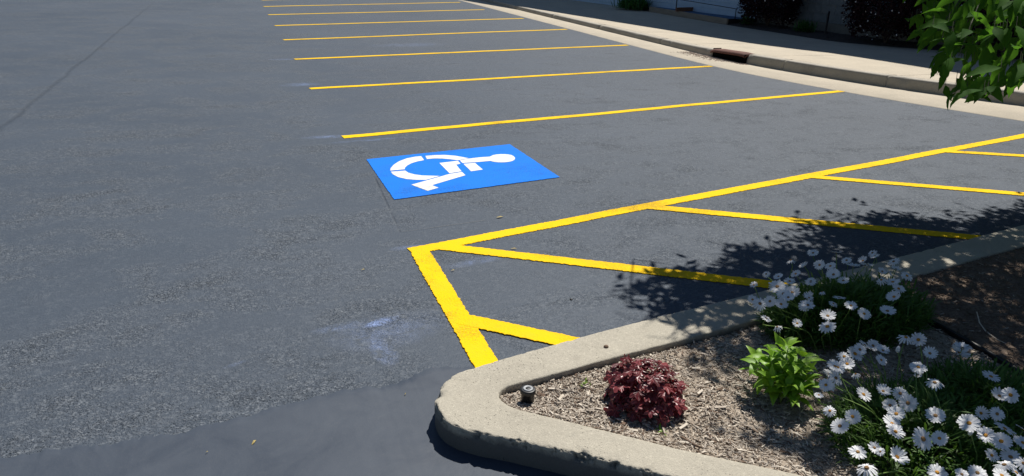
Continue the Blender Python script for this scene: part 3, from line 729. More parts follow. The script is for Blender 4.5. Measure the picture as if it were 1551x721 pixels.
# bright green leafy plant
gc=Vector((1.965,2.045,.082))
gp=thing('leafy_plant','bushy bright green plant with pointed leaves between red mound and daisies','plant',gc)
gl=[leaf_me('leaf',.098,.045,M['plantleaf'],7,d,.30,.0,.36,curl=c) for d,c in ((.35,.05),(.6,.08),(.8,-.05),(.15,.1),(1.0,.0))]
random.seed(5)
shoots=[(0,0,.235,0),(-.055,.02,.19,-.15),(.06,-.02,.195,.1),(.02,.06,.20,0),(-.02,-.06,.15,0),(-.085,.065,.165,0),(.085,.05,.16,0),(.05,-.07,.12,0),(-.08,-.035,.125,0),(.01,-.10,.10,0),(-.05,-.08,.11,0),(.10,-.01,.10,0)]
for (sx,sy,sh,_) in shoots:
    pts=[(sx*.35,sy*.35,-.01),(sx*.7,sy*.7,sh*.5),(sx,sy,sh)]
    link('stem', mesh('stem',*tube(pts,[.004,.0035,.002],6),M['stem'],True), gp)
    ph=random.random()*6
    lev=max(3,int(sh/.034))
    for k in range(lev):
        t=1-k/lev*.72; z=sh*t; q=Vector((sx*(.35+.65*t),sy*(.35+.65*t),z))
        cnt=4 if k==0 else 3
        for j in range(cnt):
            a=ph+j*6.283/cnt+k*1.1+random.uniform(-.3,.3)
            elv=(.75 if k==0 else .35-.30*k/lev)+random.uniform(-.2,.25)
            d=Vector((math.cos(a)*math.cos(elv),math.sin(a)*math.cos(elv),math.sin(elv)))
            place('leaf', random.choice(gl), gp, q+d*.004, orient(d,(random.gauss(0,.2),random.gauss(0,.2),1)), (random.uniform(.55,.75) if k==0 else random.uniform(.8,1.18)))
# small weeds
for (c,n,lb) in [((1.238,2.365,0.090),9,'tiny green weed sprouting between sprinkler and red mound'),((1.377,1.989,0.090),8,'tiny green weed at the foot of the red mound by the front kerb')]:
    wd=thing('weed',lb,'weed',(c[0],c[1],mz(c[0],c[1])))
    ml=leaf_me('leaf',.034,.010,M['plantleaf'],4,.5,.25)
    for j in range(n):
        a=random.random()*6.28; e=random.uniform(.3,1.2); d=Vector((math.cos(a)*math.cos(e),math.sin(a)*math.cos(e),math.sin(e)))
        place('leaf',ml,wd,(random.gauss(0,.006),random.gauss(0,.012),.002),orient(d,(0,0,1)),random.uniform(.5,1))

# ------------------------------------------------------------ daisies
def flower_me(seed, npet=19, droop=.0):
    rn=random.Random(seed); v=[];f=[]
    for k in range(npet):
        a=2*math.pi*k/npet+rn.uniform(-.05,.05); L=1.0*rn.uniform(.9,1.04); up=rn.uniform(-.05,.12); tw=rn.uniform(-.25,.25)
        ca,sa=math.cos(a),math.sin(a)
        b=len(v)
        for (r,wd,z) in ((.17,.045,.0),(.45,.105,.05),(.78,.125,.06+up*.5),(.94,.09,.04+up),(1.0,.03,.02+up*1.1)):
            z=z+droop*r*r*(1+rn.uniform(-.25,.25))
            r*=L
            for s in (-1,0,1):
                v.append((r*ca-s*wd*sa, r*sa+s*wd*ca, z+abs(s)*.022+s*tw*wd+(.004 if k%2 else 0)))
        for i in range(4):
            q=b+i*3
            f+=[(q,q+3,q+4,q+1),(q+1,q+4,q+5,q+2)]
    return mesh('flower',v,f,M['petal'],True)
fm=[flower_me(s,n) for s,n in ((1,18),(2,20),(3,17),(4,21))]
fm+=[flower_me(5,15,-.30),flower_me(6,19,-.16),flower_me(7,16,.34),flower_me(8,22,.14),flower_me(9,13,-.45)]
fm=[fm[k] for k in (0,5,1,7,2,4,3,5,0,6,1,7,8)]
dm=mesh('disc',*lathe([(.20,-.04),(.215,.02),(.19,.07),(.12,.10),(.05,.09)],14),M['disc'],True)
dm2=mesh('disc',*lathe([(.20,-.04),(.215,.02),(.19,.07),(.12,.10),(.05,.09)],14),M['disc_dark'],True)
to_cam=Vector((-.36,-.93,0))
def daisy_plant(label, centre, flowers, spread, blades, height, seed, lean):
    rn=random.Random(seed); c=Vector(centre); root=thing('daisy_plant',label,'flowers',c,'clumps of white daisies in the island bed')
    for i,(x,y,z,dia,k) in enumerate(flowers):
        p=Vector((x,y,z))-c
        tilt=.50 if k=='n' else (.15 if k=='u' else 1.25)
        side=Vector(lean)*(.9 if k=='e' else .12)
        nrm=(Vector((0,0,1))+to_cam*tilt*(rn.uniform(.6,1.35))*(1 if k!='e' else .15)+side+Vector((rn.gauss(0,.30),rn.gauss(0,.26),0))).normalized()
        fl=link('flower', fm[(i*5+seed)%13], root)
        t_=nrm.cross(Vector((1,.3,0))).normalized()
        mm=Matrix((t_, nrm.cross(t_), nrm)).transposed() @ Matrix.Rotation(rn.random()*6.28,3,'Z')
        sc=dia/2*1.04
        fl.matrix_local=Matrix.Translation(p)@mm.to_4x4()@Matrix.Diagonal((sc,sc,sc*rn.uniform(.6,1.8),1))
        link('disc', dm if rn.random()<.5 else dm2, fl)
        b=Vector((p.x*spread+rn.gauss(0,.04),p.y*spread+rn.gauss(0,.04),.0)); 
        b.z=-.01
        q=p-nrm*.004
        mid=(b+q)/2+Vector((rn.gauss(0,.015),rn.gauss(0,.015),.03)); q2=q-nrm*.03
        pts=[tuple(a) for a in cr([b,mid,q2,q],.03)]
        sm=mesh('stem',*tube([Vector(a) for a in pts],.0021,4,False),M['stem'],True)
        st=link('stem',sm,root)
    v=[];f=[]
    R0=max(Vector((fl_[0]-c.x,fl_[1]-c.y)).length for fl_ in flowers)
    for i in range(blades):
        a=rn.random()*6.283; r=(rn.random()**.6)*height[0]; bx0,by0=r*math.cos(a)*height[3],r*math.sin(a)*height[4]
        h=height[1]*rn.uniform(.45,1.0)*(1-.45*(r/height[0])**2); L=rn.uniform(.035,.075)
        z0=h*rn.random()**.6
        e=rn.uniform(.1,1.3); aa=a+rn.gauss(0,1.0)
        d=Vector((math.cos(aa)*math.cos(e)+lean[0]*.2,math.sin(aa)*math.cos(e)+lean[1]*.2,math.sin(e))).normalized()
        s=d.cross(Vector((0,0,1))); s=(s if s.length>.05 else Vector((1,0,0))).normalized(); wd=rn.uniform(.0022,.0055)
        p0=Vector((bx0,by0,max(z0,0))); b=len(v)
        g=c.z
        for t,wv,dz in ((0,.5,0),(.35,1,.0),(.7,.9,-.004),(1,.1,-.012)):
            q=p0+d*L*t+Vector((0,0,dz)); v+=[q-s*wd*wv,q+s*wd*wv]
        f+=[(b,b+2,b+3,b+1)[::-1],(b+2,b+4,b+5,b+3)[::-1],(b+4,b+6,b+7,b+5)[::-1]]
        if i%3==0:                              # a stem below
            b=len(v); q0=Vector((bx0*.8,by0*.8,-.01)); s2=Vector((.0018,.0008,0))
            v+=[q0-s2,q0+s2,p0+s2,p0-s2]; f.append((b,b+1,b+2,b+3))
    link('foliage',mesh('foliage',v,f,M['daisyleaf'],True),root,kind='stuff')
    return root
FRONT=[(2.144, 1.91, 0.29, 0.0554, 'n'), (2.048, 1.863, 0.317, 0.0568, 'n'), (2.037, 1.887, 0.277, 0.0514, 'n'), (2.025, 1.84, 0.29, 0.0594, 'n'), (1.914, 1.776, 0.319, 0.0515, 'n'), (1.972, 1.807, 0.283, 0.0409, 'n'), (1.848, 1.736, 0.314, 0.0336, 'n'), (2.123, 1.842, 0.288, 0.0361, 'e'), (2.039, 1.716, 0.292, 0.06, 'n'), (2.08, 1.674, 0.324, 0.0536, 'n'), (2.173, 1.678, 0.294, 0.0545, 'n'), (2.178, 1.642, 0.275, 0.0654, 'n'), (2.102, 1.65, 0.275, 0.0509, 'n'), (2.035, 1.566, 0.308, 0.0597, 'n'), (1.973, 1.523, 0.309, 0.0689, 'n'), (1.958, 1.493, 0.301, 0.0603, 'n'), (1.838, 1.665, 0.296, 0.0438, 'n'), (1.881, 1.605, 0.303, 0.0539, 'n'), (1.82, 1.594, 0.285, 0.0615, 'n'), (1.771, 1.461, 0.286, 0.0582, 'n'), (1.728, 1.381, 0.294, 0.0659, 'n'), (1.832, 1.455, 0.293, 0.0433, 'n'), (1.862, 1.392, 0.296, 0.0649, 'n'), (2.02, 1.437, 0.298, 0.0778, 'n'), (2.074, 1.421, 0.3, 0.0519, 'n'), (2.16, 1.516, 0.308, 0.065, 'n'), (2.246, 1.454, 0.301, 0.0725, 'u'), (2.379, 1.793, 0.299, 0.0579, 'u'), (2.36, 1.768, 0.285, 0.0302, 'e'), (2.338, 1.679, 0.309, 0.0614, 'u'), (1.934, 1.302, 0.287, 0.0586, 'n'), (1.953, 1.24, 0.323, 0.0428, 'n'), (1.798, 1.404, 0.323, 0.0297, 'e'), (2.488, 1.96, 0.327, 0.0611, 'n'), (2.585, 1.977, 0.291, 0.0658, 'n'), (2.535, 1.874, 0.292, 0.0569, 'u'), (2.344, 1.764, 0.325, 0.0631, 'n'), (2.268, 1.867, 0.311, 0.0485, 'n'), (2.324, 1.916, 0.317, 0.0528, 'u'), (2.36, 1.997, 0.289, 0.0544, 'u'), (2.285, 1.972, 0.318, 0.0534, 'u'), (2.217, 1.949, 0.301, 0.0692, 'n'), (2.148, 1.935, 0.309, 0.0521, 'n'), (2.043, 1.872, 0.32, 0.063, 'n'), (2.237, 1.948, 0.318, 0.0528, 'n')]
RIGHT=[(2.637, 1.679, 0.281, 0.0698, 'n'), (2.537, 1.564, 0.284, 0.0637, 'n'), (2.541, 1.531, 0.308, 0.0628, 'n'), (2.342, 1.396, 0.297, 0.072, 'n'), (2.252, 1.34, 0.306, 0.0645, 'n'), (2.23, 1.38, 0.306, 0.0574, 'n'), (2.204, 1.326, 0.271, 0.0461, 'n'), (2.255, 1.299, 0.273, 0.0665, 'n'), (2.159, 1.254, 0.299, 0.0618, 'n'), (2.343, 1.327, 0.288, 0.0626, 'n'), (2.403, 1.372, 0.297, 0.0586, 'n'), (2.074, 1.272, 0.275, 0.0567, 'n'), (2.228, 1.241, 0.298, 0.0546, 'n'), (2.102, 1.218, 0.3, 0.0532, 'n'), (2.355, 1.495, 0.292, 0.0498, 'n'), (2.375, 1.454, 0.312, 0.0518, 'n'), (2.192, 1.233, 0.276, 0.0544, 'n'), (2.724, 1.881, 0.281, 0.0719, 'n'), (2.733, 1.895, 0.247, 0.0795, 'n')]
BACK=[(2.291, 2.194, 0.339, 0.0674, 'n'), (2.245, 2.14, 0.321, 0.0732, 'n'), (2.508, 2.204, 0.313, 0.0583, 'n'), (2.635, 2.198, 0.311, 0.0701, 'n'), (2.772, 2.295, 0.317, 0.0651, 'n'), (2.453, 2.234, 0.346, 0.0546, 'n'), (2.523, 2.372, 0.31, 0.0611, 'u'), (2.426, 2.306, 0.326, 0.0408, 'n'), (2.835, 2.334, 0.333, 0.0622, 'n'), (2.842, 2.379, 0.347, 0.0667, 'u'), (3.024, 2.461, 0.321, 0.0612, 'u'), (2.826, 2.431, 0.338, 0.0517, 'n'), (2.915, 2.476, 0.347, 0.0567, 'n'), (3.035, 2.54, 0.323, 0.05, 'n'), (3.118, 2.634, 0.316, 0.0643, 'u'), (2.955, 2.646, 0.311, 0.0679, 'u'), (2.783, 2.572, 0.354, 0.0654, 'u'), (2.609, 2.516, 0.355, 0.0635, 'u'), (2.659, 2.498, 0.326, 0.0558, 'u'), (2.659, 2.664, 0.338, 0.058, 'e'), (2.463, 2.502, 0.34, 0.0469, 'u'), (2.311, 2.339, 0.354, 0.0443, 'n'), (2.277, 2.302, 0.34, 0.0584, 'n'), (2.763, 2.693, 0.31, 0.0506, 'e'), (2.439, 2.397, 0.339, 0.0304, 'e'), (2.968, 2.56, 0.309, 0.05, 'u'), (2.966, 2.687, 0.316, 0.0514, 'e'), (3.044, 2.692, 0.333, 0.0517, 'e'), (2.259, 2.489, 0.348, 0.0802, 'n'), (2.311, 2.445, 0.332, 0.0684, 'n'), (2.213, 2.395, 0.31, 0.0615, 'n'), (2.291, 2.329, 0.324, 0.0663, 'n'), (2.251, 2.433, 0.339, 0.0678, 'n'), (2.095, 2.396, 0.329, 0.0662, 'n'), (2.177, 2.428, 0.314, 0.0561, 'n'), (2.116, 2.472, 0.309, 0.0508, 'n'), (2.032, 2.27, 0.327, 0.0477, 'n'), (2.054, 2.221, 0.307, 0.0399, 'n'), (2.143, 2.206, 0.319, 0.0443, 'n'), (2.392, 2.419, 0.308, 0.0481, 'n'), (2.506, 2.545, 0.32, 0.0537, 'u'), (2.478, 2.621, 0.33, 0.0508, 'e'), (2.35, 2.593, 0.344, 0.0475, 'e'), (2.721, 2.728, 0.307, 0.0572, 'u'), (2.673, 2.608, 0.354, 0.0551, 'e'), (2.666, 2.568, 0.327, 0.0608, 'u'), (2.332, 2.659, 0.331, 0.0386, 'e'), (2.789, 2.855, 0.313, 0.0592, 'e'), (2.85, 2.758, 0.345, 0.0516, 'e'), (3.115, 2.773, 0.309, 0.0531, 'e'), (2.526, 2.722, 0.355, 0.0497, 'e'), (2.222, 2.604, 0.31, 0.0413, 'e'), (2.599, 2.7, 0.322, 0.0524, 'e'), (2.813, 2.649, 0.352, 0.0526, 'e'), (2.348, 2.513, 0.354, 0.0523, 'u'), (2.337, 2.524, 0.312, 0.0584, 'n'), (2.241, 2.389, 0.343, 0.0557, 'n')]
daisy_plant('large clump of white daisies in the front right corner, tallest stems leaning left', (2.28,1.62,.082), FRONT, .5, 4200, (.36,.15,0,1.0,.8), 3, (-.4,.3,0))
daisy_plant('white daisies crowding the right edge of the photo, low in front', (2.72,1.72,.082), RIGHT, .5, 2400, (.30,.15,0,1.0,.8), 4, (-.1,.1,0))
daisy_plant('clump of white daisies at the back kerb, windswept towards the asphalt', (2.70,2.47,.082), BACK, .6, 7600, (.40,.235,0,1.15,.62), 9, (-.5,.35,0))
# unopened buds
for (p,lb) in [((2.366,1.885,0.330),'single closed pale daisy bud on a stem between the two clumps'),((2.250,1.443,0.270),'drooping daisy bud among the front daisies')]:
    c=Vector((p[0]+.02,p[1]-.06,.082)); b_=thing('daisy_bud',lb,'flower bud',c); q=Vector(p)-c
    link('stem',mesh('stem',*tube([(0,0,-.01),tuple(q*.5+Vector((.01,0,.02))),tuple(q)],.0017,5),M['stem'],True),b_)
    o=link('bud',mesh('bud',*lathe([(.001,-.012),(.006,-.008),(.0085,0),(.007,.010),(.002,.018)],10),M['petal'],True),b_,tuple(q))

# ------------------------------------------------------------ the tree over the island
tr=thing('tree','leafy green tree reaching in at the top right, low branch hanging over the island','tree',(5.15,2.25,.06))
T0=Vector((5.15,2.25,.06))
def rel(p): return Vector(p)-T0
trunkp=[(5.15,2.25,.02),(5.13,2.28,.5),(5.16,2.33,1.1),(5.12,2.42,1.7),(5.1,2.6,2.4),(5.0,2.8,3.2)]
link('trunk',mesh('trunk',*tube([rel(p) for p in cr(trunkp,.15)],[.10-.0017*i*1.0 if .10-.0017*i>.02 else .02 for i in range(len(cr(trunkp,.15)))],12),M['bark'],True),tr)
limbs=[[(5.12,2.42,1.7),(4.5,2.6,2.05),(3.8,2.65,2.02),(3.35,2.55,1.85),(3.05,2.46,1.70)],
       [(5.1,2.6,2.3),(4.4,3.4,2.7),(3.7,4.0,2.8),(3.15,4.4,2.75)],
       [(5.1,2.6,2.4),(5.3,3.7,2.8),(5.2,4.7,3.0),(5.1,5.3,2.9)],
       [(5.1,2.55,2.2),(6.2,3.4,2.6),(6.9,4.3,2.7)],
       [(5.0,2.8,3.1),(4.3,3.0,3.4),(3.8,3.3,3.5)],
       [(5.1,2.5,2.1),(5.6,1.8,2.6),(6.0,1.3,2.9)],
       [(5.05,2.7,2.7),(4.2,3.0,3.0),(3.5,3.3,3.1),(3.2,3.6,3.0)]]
LP=[]
for l in limbs:
    pp=cr(l,.12); n=len(pp)
    link('branch',mesh('branch',*tube([rel(p) for p in pp],[.034*(1-i/n)+.006 for i in range(n)],8),M['bark'],True),tr)
    LP+= [Vector(p) for p in pp]
# low hanging spray: every leaf a part
tl=[leaf_me('leaf',.115,.046,M['leaf'],9,d,.28,te,.38,curl=c) for d,te,c in ((.3,.03,.05),(.5,.06,0),(.2,.02,.1),(.65,.05,-.05),(.4,.07,.04))]
random.seed(11)
ALLOW=[(1368,-35),(1372,30),(1390,60),(1408,72),(1412,100),(1420,120),(1418,132),(1440,150),(1500,140),(1530,118),(1590,122),(1595,60),(1595,-35)]
def inside(p,poly_):
    x,y=p; c=False; n=len(poly_)
    for i in range(n):
        x1,y1=poly_[i]; x2,y2=poly_[(i+1)%n]
        if (y1>y)!=(y2>y) and x<(x2-x1)*(y-y1)/(y2-y1)+x1: c=not c
    return c
twigs=[]
tmb=MB()
root_pts=[(3.35,2.55,1.85),(3.05,2.46,1.70),(3.2,2.5,1.78)]
cnt=0; tries=0
while cnt<292 and tries<60000:
    tries+=1
    p=Vector((random.uniform(2.35,3.7),random.uniform(1.75,3.2),random.uniform(1.15,1.95)))
    u=pix(p)
    if not inside(u,ALLOW): continue
    if u[0]<1430 and u[1]<70 and random.random()<.55: continue
    d=Vector((random.gauss(-.35,.5),random.gauss(-.2,.5),random.gauss(-.42,.34))).normalized()
    tip=pix(p+d*.105)
    if tip[1]>178 or tip[0]<1368: continue
    if not inside((tip[0],tip[1]-26),ALLOW) and tip[1]>90: continue
    place('leaf', tl[cnt%5], tr, rel(p), orient(d,Vector((random.gauss(-.25,.5),random.gauss(-.2,.5),.8))), random.uniform(.75,1.15))
    # petiole and twig back to the branch
    b=min(LP,key=lambda q:(q-p).length+ (0 if (q-p).z>0 else .6))
    k=p+Vector((.02,.02,.03))
    tmb.add(tube([rel(p),rel(k),rel(p.lerp(b,.22)+Vector((0,0,.05))),rel(p.lerp(b,.5)+Vector((0,0,.05)))] if False else [rel(p),rel(k)],.001,4,False))
    cnt+=1
for e in [(2.75,2.25,1.42),(2.95,2.3,1.38),(2.85,2.45,1.52),(3.1,2.55,1.45),(2.65,2.15,1.55),(3.15,2.3,1.5)]:
    s_=Vector((3.15,2.50,1.76)); e=Vector(e); m_=(s_+e)/2+Vector((0,0,.05))
    tmb.add(tube([rel(s_),rel(m_),rel(e)],[.006,.004,.0015],5,False))
link('twigs',tmb.me('twigs',M['twig'],True),tr,kind='stuff')
# crown above and beyond the frame: sprays whose shade falls over the bed and the aisle
SHADE=[(1.705,2.643,0.110)[:2],(1.95,2.95),(2.0,3.42),(2.35,3.50),(2.75,3.36),(2.95,3.78),(3.3,3.55),(3.75,3.97),(4.15,3.80),(4.45,4.02),(4.9,3.62),(5.4,3.72),(6.0,3.9),(7.2,4.0),(7.6,3.0),(7.0,1.0),(5.5,.2),(4.0,.6),(3.0,.6),(2.3,.9),(1.671,1.643,0.100)[:2],(1.718,1.868,0.090)[:2],(1.854,1.962,0.080)[:2],(2.001,1.945,0.080)[:2],(2.127,2.014,0.080)[:2],(2.371,2.071,0.080)[:2],(2.55,2.12),(2.180,2.075,0.080)[:2],(2.033,2.258,0.080)[:2],(1.861,2.283,0.080)[:2],(1.847,2.494,0.080)[:2]]
v=[];f=[]
rn=random.Random(17)
lit=[((2.112,1.701,0.280),.09),((2.440,1.514,0.250),.08),((2.166,1.366,0.250),.10),((2.237,2.421,0.330),.08),((1.865,1.461,0.250),.08),((2.065,1.873,0.300),.12),((2.219,1.497,0.280),.11),((2.249,2.140,0.330),.09),((2.367,1.781,0.300),.08),((1.942,1.628,0.250),.08),((1.934,2.024,0.250),.17),((2.116,1.996,0.280),.08),((2.133,1.376,0.250),.09),((2.266,2.162,0.300),.055),((2.120,1.933,0.300),.07),((2.024,1.697,0.300),.07),((2.376,1.936,0.300),.06),((2.064,1.467,0.280),.12),((2.328,1.635,0.280),.09),((2.256,1.703,0.280),.08)]
def emit(p,d,up,L,W):
    x=d.normalized(); y=up.cross(x)
    if y.length<.05: return
    y.normalize(); z=x.cross(y); b=len(v)
    for t,wd,dz in ((0,.06,0),(.35,1,-.01),(.7,.72,-.05),(1,.02,-.14)):
        q=rel(p)+x*L*t+z*L*dz; v.append(q-y*W*wd*.5+z*W*.12*wd); v.append(q+y*W*wd*.5+z*W*.12*wd)
    f.extend([(b,b+2,b+3,b+1),(b+2,b+4,b+5,b+3),(b+4,b+6,b+7,b+5)])
for _ in range(230):                          # small gaps between the leaves that let flecks of sun through
    hx_,hy_=rn.uniform(1.95,5.2),rn.uniform(1.3,3.15)
    lit.append(((hx_,hy_),rn.uniform(.012,.038)))
for _ in range(110):
    lit.append(((rn.uniform(3.0,5.0),rn.uniform(1.7,3.1)),rn.uniform(.02,.055)))
tries=0; ns=0
CR=MB()
while ns<2900 and tries<300000:
    tries+=1
    sx,sy=rn.uniform(1.55,7.6),rn.uniform(.2,4.1)
    if not inside((sx+rn.gauss(0,.10),sy+rn.gauss(0,.10)),SHADE): continue
    z=rn.uniform(1.85,3.9)
    c=Vector((sx+SHX*z,sy+SHY*z,z))
    if (c-Vector((5.0,3.7,2.8))).length>3.1: continue
    a=rn.random()*6.283; tdir=Vector((math.cos(a),math.sin(a),rn.uniform(-.25,.15))).normalized()
    ok=True
    loc=[]
    for k in range(11):
        t=k/10*.34; p=c+tdir*(t-.17)+Vector((0,0,-.25*(t-.1)**2))
        side=1 if k%2 else -1
        d=(tdir*.6+Vector((-tdir.y,tdir.x,0))*side*.8+Vector((rn.gauss(0,.25),rn.gauss(0,.25),rn.gauss(-.35,.2)))).normalized()
        u=pix(p+d*.04)
        if -60<u[0]<1620 and u[1]>-45: ok=False; break
        g=(p.x-SHX*(p.z-.25),p.y-SHY*(p.z-.25))
        gg=(p.x-SHX*p.z,p.y-SHY*p.z)
        loc.append((p,d,(inside(gg,SHADE) or rn.random()<.25) and not (gg[0]<2.6 and 2.5<gg[1]<3.0 and rn.random()<.5),g))
    if not ok: continue
    hit=False
    for p,d,keep,g in loc:
        for (q,r) in lit:
            if (g[0]-q[0])**2+(g[1]-q[1])**2<r*r: keep=False
        if keep:
            emit(p,d,Vector((rn.gauss(0,.4),rn.gauss(0,.4),1)),rn.uniform(.075,.105),rn.uniform(.036,.050)); 
    CR.add(tube([rel(c-tdir*.19),rel(c),rel(c+tdir*.17)],[.0045,.003,.0015],3,False))
    b=min(LP,key=lambda q:(q-c).length)
    e0=c-tdir*.19; md=e0.lerp(b,.5)+Vector((0,0,.06))
    if not any(-30<pix(x_)[0]<1600 and pix(x_)[1]>-20 for x_ in (e0.lerp(b,.25),md,e0.lerp(b,.75))) and ns%5==0:
        CR.add(tube([rel(e0),rel(md),rel(b)],[.004,.006,.010],4,False))
    ns+=1
link('crown',mesh('crown',v,f,M['leaf'],True),tr,kind='stuff')
link('crown_twigs',CR.me('crown_twigs',M['bark'],True),tr,kind='stuff')

# ------------------------------------------------------------ building and what stands in front of it, in its shade
def wx(y): return 13.45-.147*(y-15)
WD=Vector((-.147,1)).normalized(); WN=Vector((-WD.y,WD.x))      # WN points at the car park
BH=7.25
bld=thing('building','grey and pale blue building standing in its own shade behind the pavement','building',(wx(15),15,0))
B0=Vector((wx(15),15,0))
def wp(s,o,z): q=Vector((B0.x,B0.y))+WD*s+WN*o; return (q.x-B0.x,q.y-B0.y,z)
def wbox(s0,s1,o0,o1,z0,z1):
    v=[wp(s,o,z) for z in (z0,z1) for o in (o0,o1) for s in (s0,s1)]
    return v,[(0,1,3,2),(4,6,7,5),(0,4,5,1),(2,3,7,6),(0,2,6,4),(1,5,7,3)]
link('wall',mesh('wall',*wbox(-22,2.0,-9,0,0,BH),M['wall2']),bld,label='grey masonry wall')
link('wall',mesh('wall',*wbox(2.003,45,-9,.02,0,BH),M['wall']),bld,label='pale blue siding wall')
link('footing',mesh('footing',*wbox(-22,1.99,.0,.06,0,.36),M['base']),bld)
bk_me=mesh('block',*wbox(0,.40,.004,.022,0,.19),M['wall2'])
for r in range(6):
    for k in range(12):
        o=link('block',bk_me,bld); off=(k-7.5)*.41+(.2 if r%2 else 0); o.location=(WD.x*off,WD.y*off,.37+r*.2)
sd_me=mesh('siding_board',*wbox(2.01,14,.02,.034,0,.175),M['wall'])
for r in range(9): o=link('siding_board',sd_me,bld); o.location=(0,0,.20+r*.19)
for s in (4,9,14,-6,-12):
    fr_=link('window',mesh('window',*wbox(s,s+1.4,.0,.06,3.6,5.0),M['trim']),bld); link('pane',mesh('pane',*wbox(s+.08,s+1.32,.05,.066,3.68,4.92),M['glass']),fr_)
# bed of dark soil between pavement and wall
v=[];f=[]
ysb=list(np.arange(-10,45,.25))
for i,y in enumerate(ysb):
    a,b=walk_back(y)+.003,wx(y)+.05
    for k in range(6): 
        x=a+(b-a)*k/5; v.append((x,y,KH(y)-.01+(.07*math.sin(k/5*2.4)+.02*nz((x,y,0),5) if 0<k else 0)))
    if i:
        for k in range(5): f.append(((i-1)*6+k,(i-1)*6+k+1,i*6+k+1,i*6+k))
structure('shaded_bed',mesh('shaded_bed',v,f,M['darksoil'],True))
mb=MB(); rn=random.Random(3)
for i in range(2600):
    y=rn.uniform(9,24); a,b=walk_back(y)+.02,wx(y); x=a+(b-a)*rn.random(); t=(x-a)/max(b-a,.1)
    z=KH(y)-.01+.07*math.sin(t*2.4)+.005; L=rn.uniform(.01,.035); an=rn.random()*3.14
    u=Vector((math.cos(an)*L,math.sin(an)*L,rn.uniform(-.3,.3)*L)); s=Vector((-u.y*.3,u.x*.3,0))
    o=Vector((x,y,z)); mb.add(([o-u-s,o-u+s,o+u+s,o+u-s],[(0,1,2,3)]),0 if rn.random()<.75 else 1)
link('dark_mulch',mb.me('dark_mulch',[M['darksoil'],M['chip_c']]),None,kind='stuff',label='dark bark mulch in the shaded bed along the building',category='mulch')

def shrub(label,c,rx,ry,h,nleaf,seed,nbl,m='purple'):
    rn=random.Random(seed); c=Vector(c); root=thing('purple_shrub',label,'shrub',c,'dark purple shrubs along the wall')
    mb=MB()
    for k in range(7):
        a=k*.9; mb.add(tube([(0,0,-.03),(rx*.3*math.cos(a),ry*.3*math.sin(a),h*.4),(rx*.6*math.cos(a),ry*.6*math.sin(a),h*.8)],[.02,.014,.006],5,False))
    link('stems',mb.me('stems',M['bark']),root)
    v=[];f=[]; bl=[]
    for i in range(nleaf):
        a=rn.random()*6.283; u=rn.uniform(-.92,1); rr=rn.uniform(.72,1.0)*(1+.16*nz((math.cos(a)*2,math.sin(a)*2,u*2),1.3,seed))
        s=math.sqrt(max(0,1-u*u)) if u>0 else (1-.35*u*u)
        p=Vector((rx*rr*s*math.cos(a),ry*rr*s*math.sin(a),h*.5+h*.5*u*rr))
        if p.z<.02: continue
        d=Vector((rn.gauss(0,1),rn.gauss(0,1),rn.gauss(0,.6))).normalized(); n_=Vector((rn.gauss(0,1),rn.gauss(0,1),rn.gauss(.6,1))).normalized(); y_=n_.cross(d)
        if y_.length<.1: continue
        y_.normalize(); L=rn.uniform(.05,.09); b=len(v)
        v+= [p,p+d*L*.5+y_*L*.28,p+d*L,p+d*L*.5-y_*L*.28]; f.append((b,b+1,b+2,b+3))
        if len(bl)<nbl and rr>.93 and p.x<0: bl.append(p*1.02)
    link('foliage',mesh('foliage',v,f,M[m]),root,kind='stuff')
    mb=MB()
    for p in bl:
        r=rn.uniform(.012,.024)
        mb.add(([p+Vector(k)*r for k in ((1,0,0),(0,1,0),(-1,0,0),(0,-1,0),(0,0,1),(0,0,-1))],[(0,1,4),(1,2,4),(2,3,4),(3,0,4),(1,0,5),(2,1,5),(3,2,5),(0,3,5)]))
    if bl: link('pale_flecks',mb.me('pale_flecks',M['blossom']),root,kind='stuff')  # tiny white solids scattered over the outer foliage
shrub('dark purple shrub dotted with small pale flecks beside the timber platform',(12.8,16.1,.15),.70,.98,2.0,12000,1,26)
shrub('wide dark purple shrub with many pale flecks behind the short dark post and fern',(13.0,12.45,.17),.72,1.15,2.0,14000,2,60)
shrub('dark purple shrub almost hidden behind the hanging tree branch',(13.5,10.1,.17),.8,1.2,2.0,12000,3,20)

def tuft(name,label,c,r,h,n,seed,cat='plant'):
    rn=random.Random(seed); root=thing(name,label,cat,c)
    v=[];f=[]
    for i in range(n):
        a=rn.random()*6.283; e=rn.uniform(.25,1.35); L=h*rn.uniform(.6,1.1)
        d=Vector((math.cos(a)*math.cos(e),math.sin(a)*math.cos(e),math.sin(e))); s=Vector((-d.y,d.x,0)).normalized()*.014
        p0=Vector((rn.gauss(0,r*.35),rn.gauss(0,r*.35),0)); b=len(v)
        for t,w_,dz in ((0,.5,0),(.5,1,0),(1,.1,-.25*h)):
            q=p0+d*L*t+Vector((0,0,dz*(1-math.sin(e)))); v+=[q-s*w_,q+s*w_]
        f+=[(b,b+2,b+3,b+1),(b+2,b+4,b+5,b+3)]
    link('foliage',mesh('foliage',v,f,M['fern'],True),root,kind='stuff')
tuft('fern','low green fern in the dark bed between the two purple shrubs',(12.85,14.75,.17),.26,.30,240,1)
tuft('leafy_tuft','small green leafy plant at the near end of the timber platform',(12.5,16.55,.17),.15,.28,120,2)
tuft('leafy_bush','green leafy bush at the far end of the timber platform',((11.983,21.596,0.150)[0],(11.983,21.596,0.150)[1],.15),.60,.42,950,3)
tuft('dark_tuft','dark green plant beyond the platform at the top edge',(12.75,23.3,.16),.3,.40,300,5)
pp=thing('garden_post','short dark metal post standing beside the fern','post',(12.95,14.18,.14))
link('post_shaft',mesh('post_shaft',*lathe([(.022,0),(.022,.50),(.026,.505),(.026,.53),(.01,.54)],10),M['iron'],True),pp)

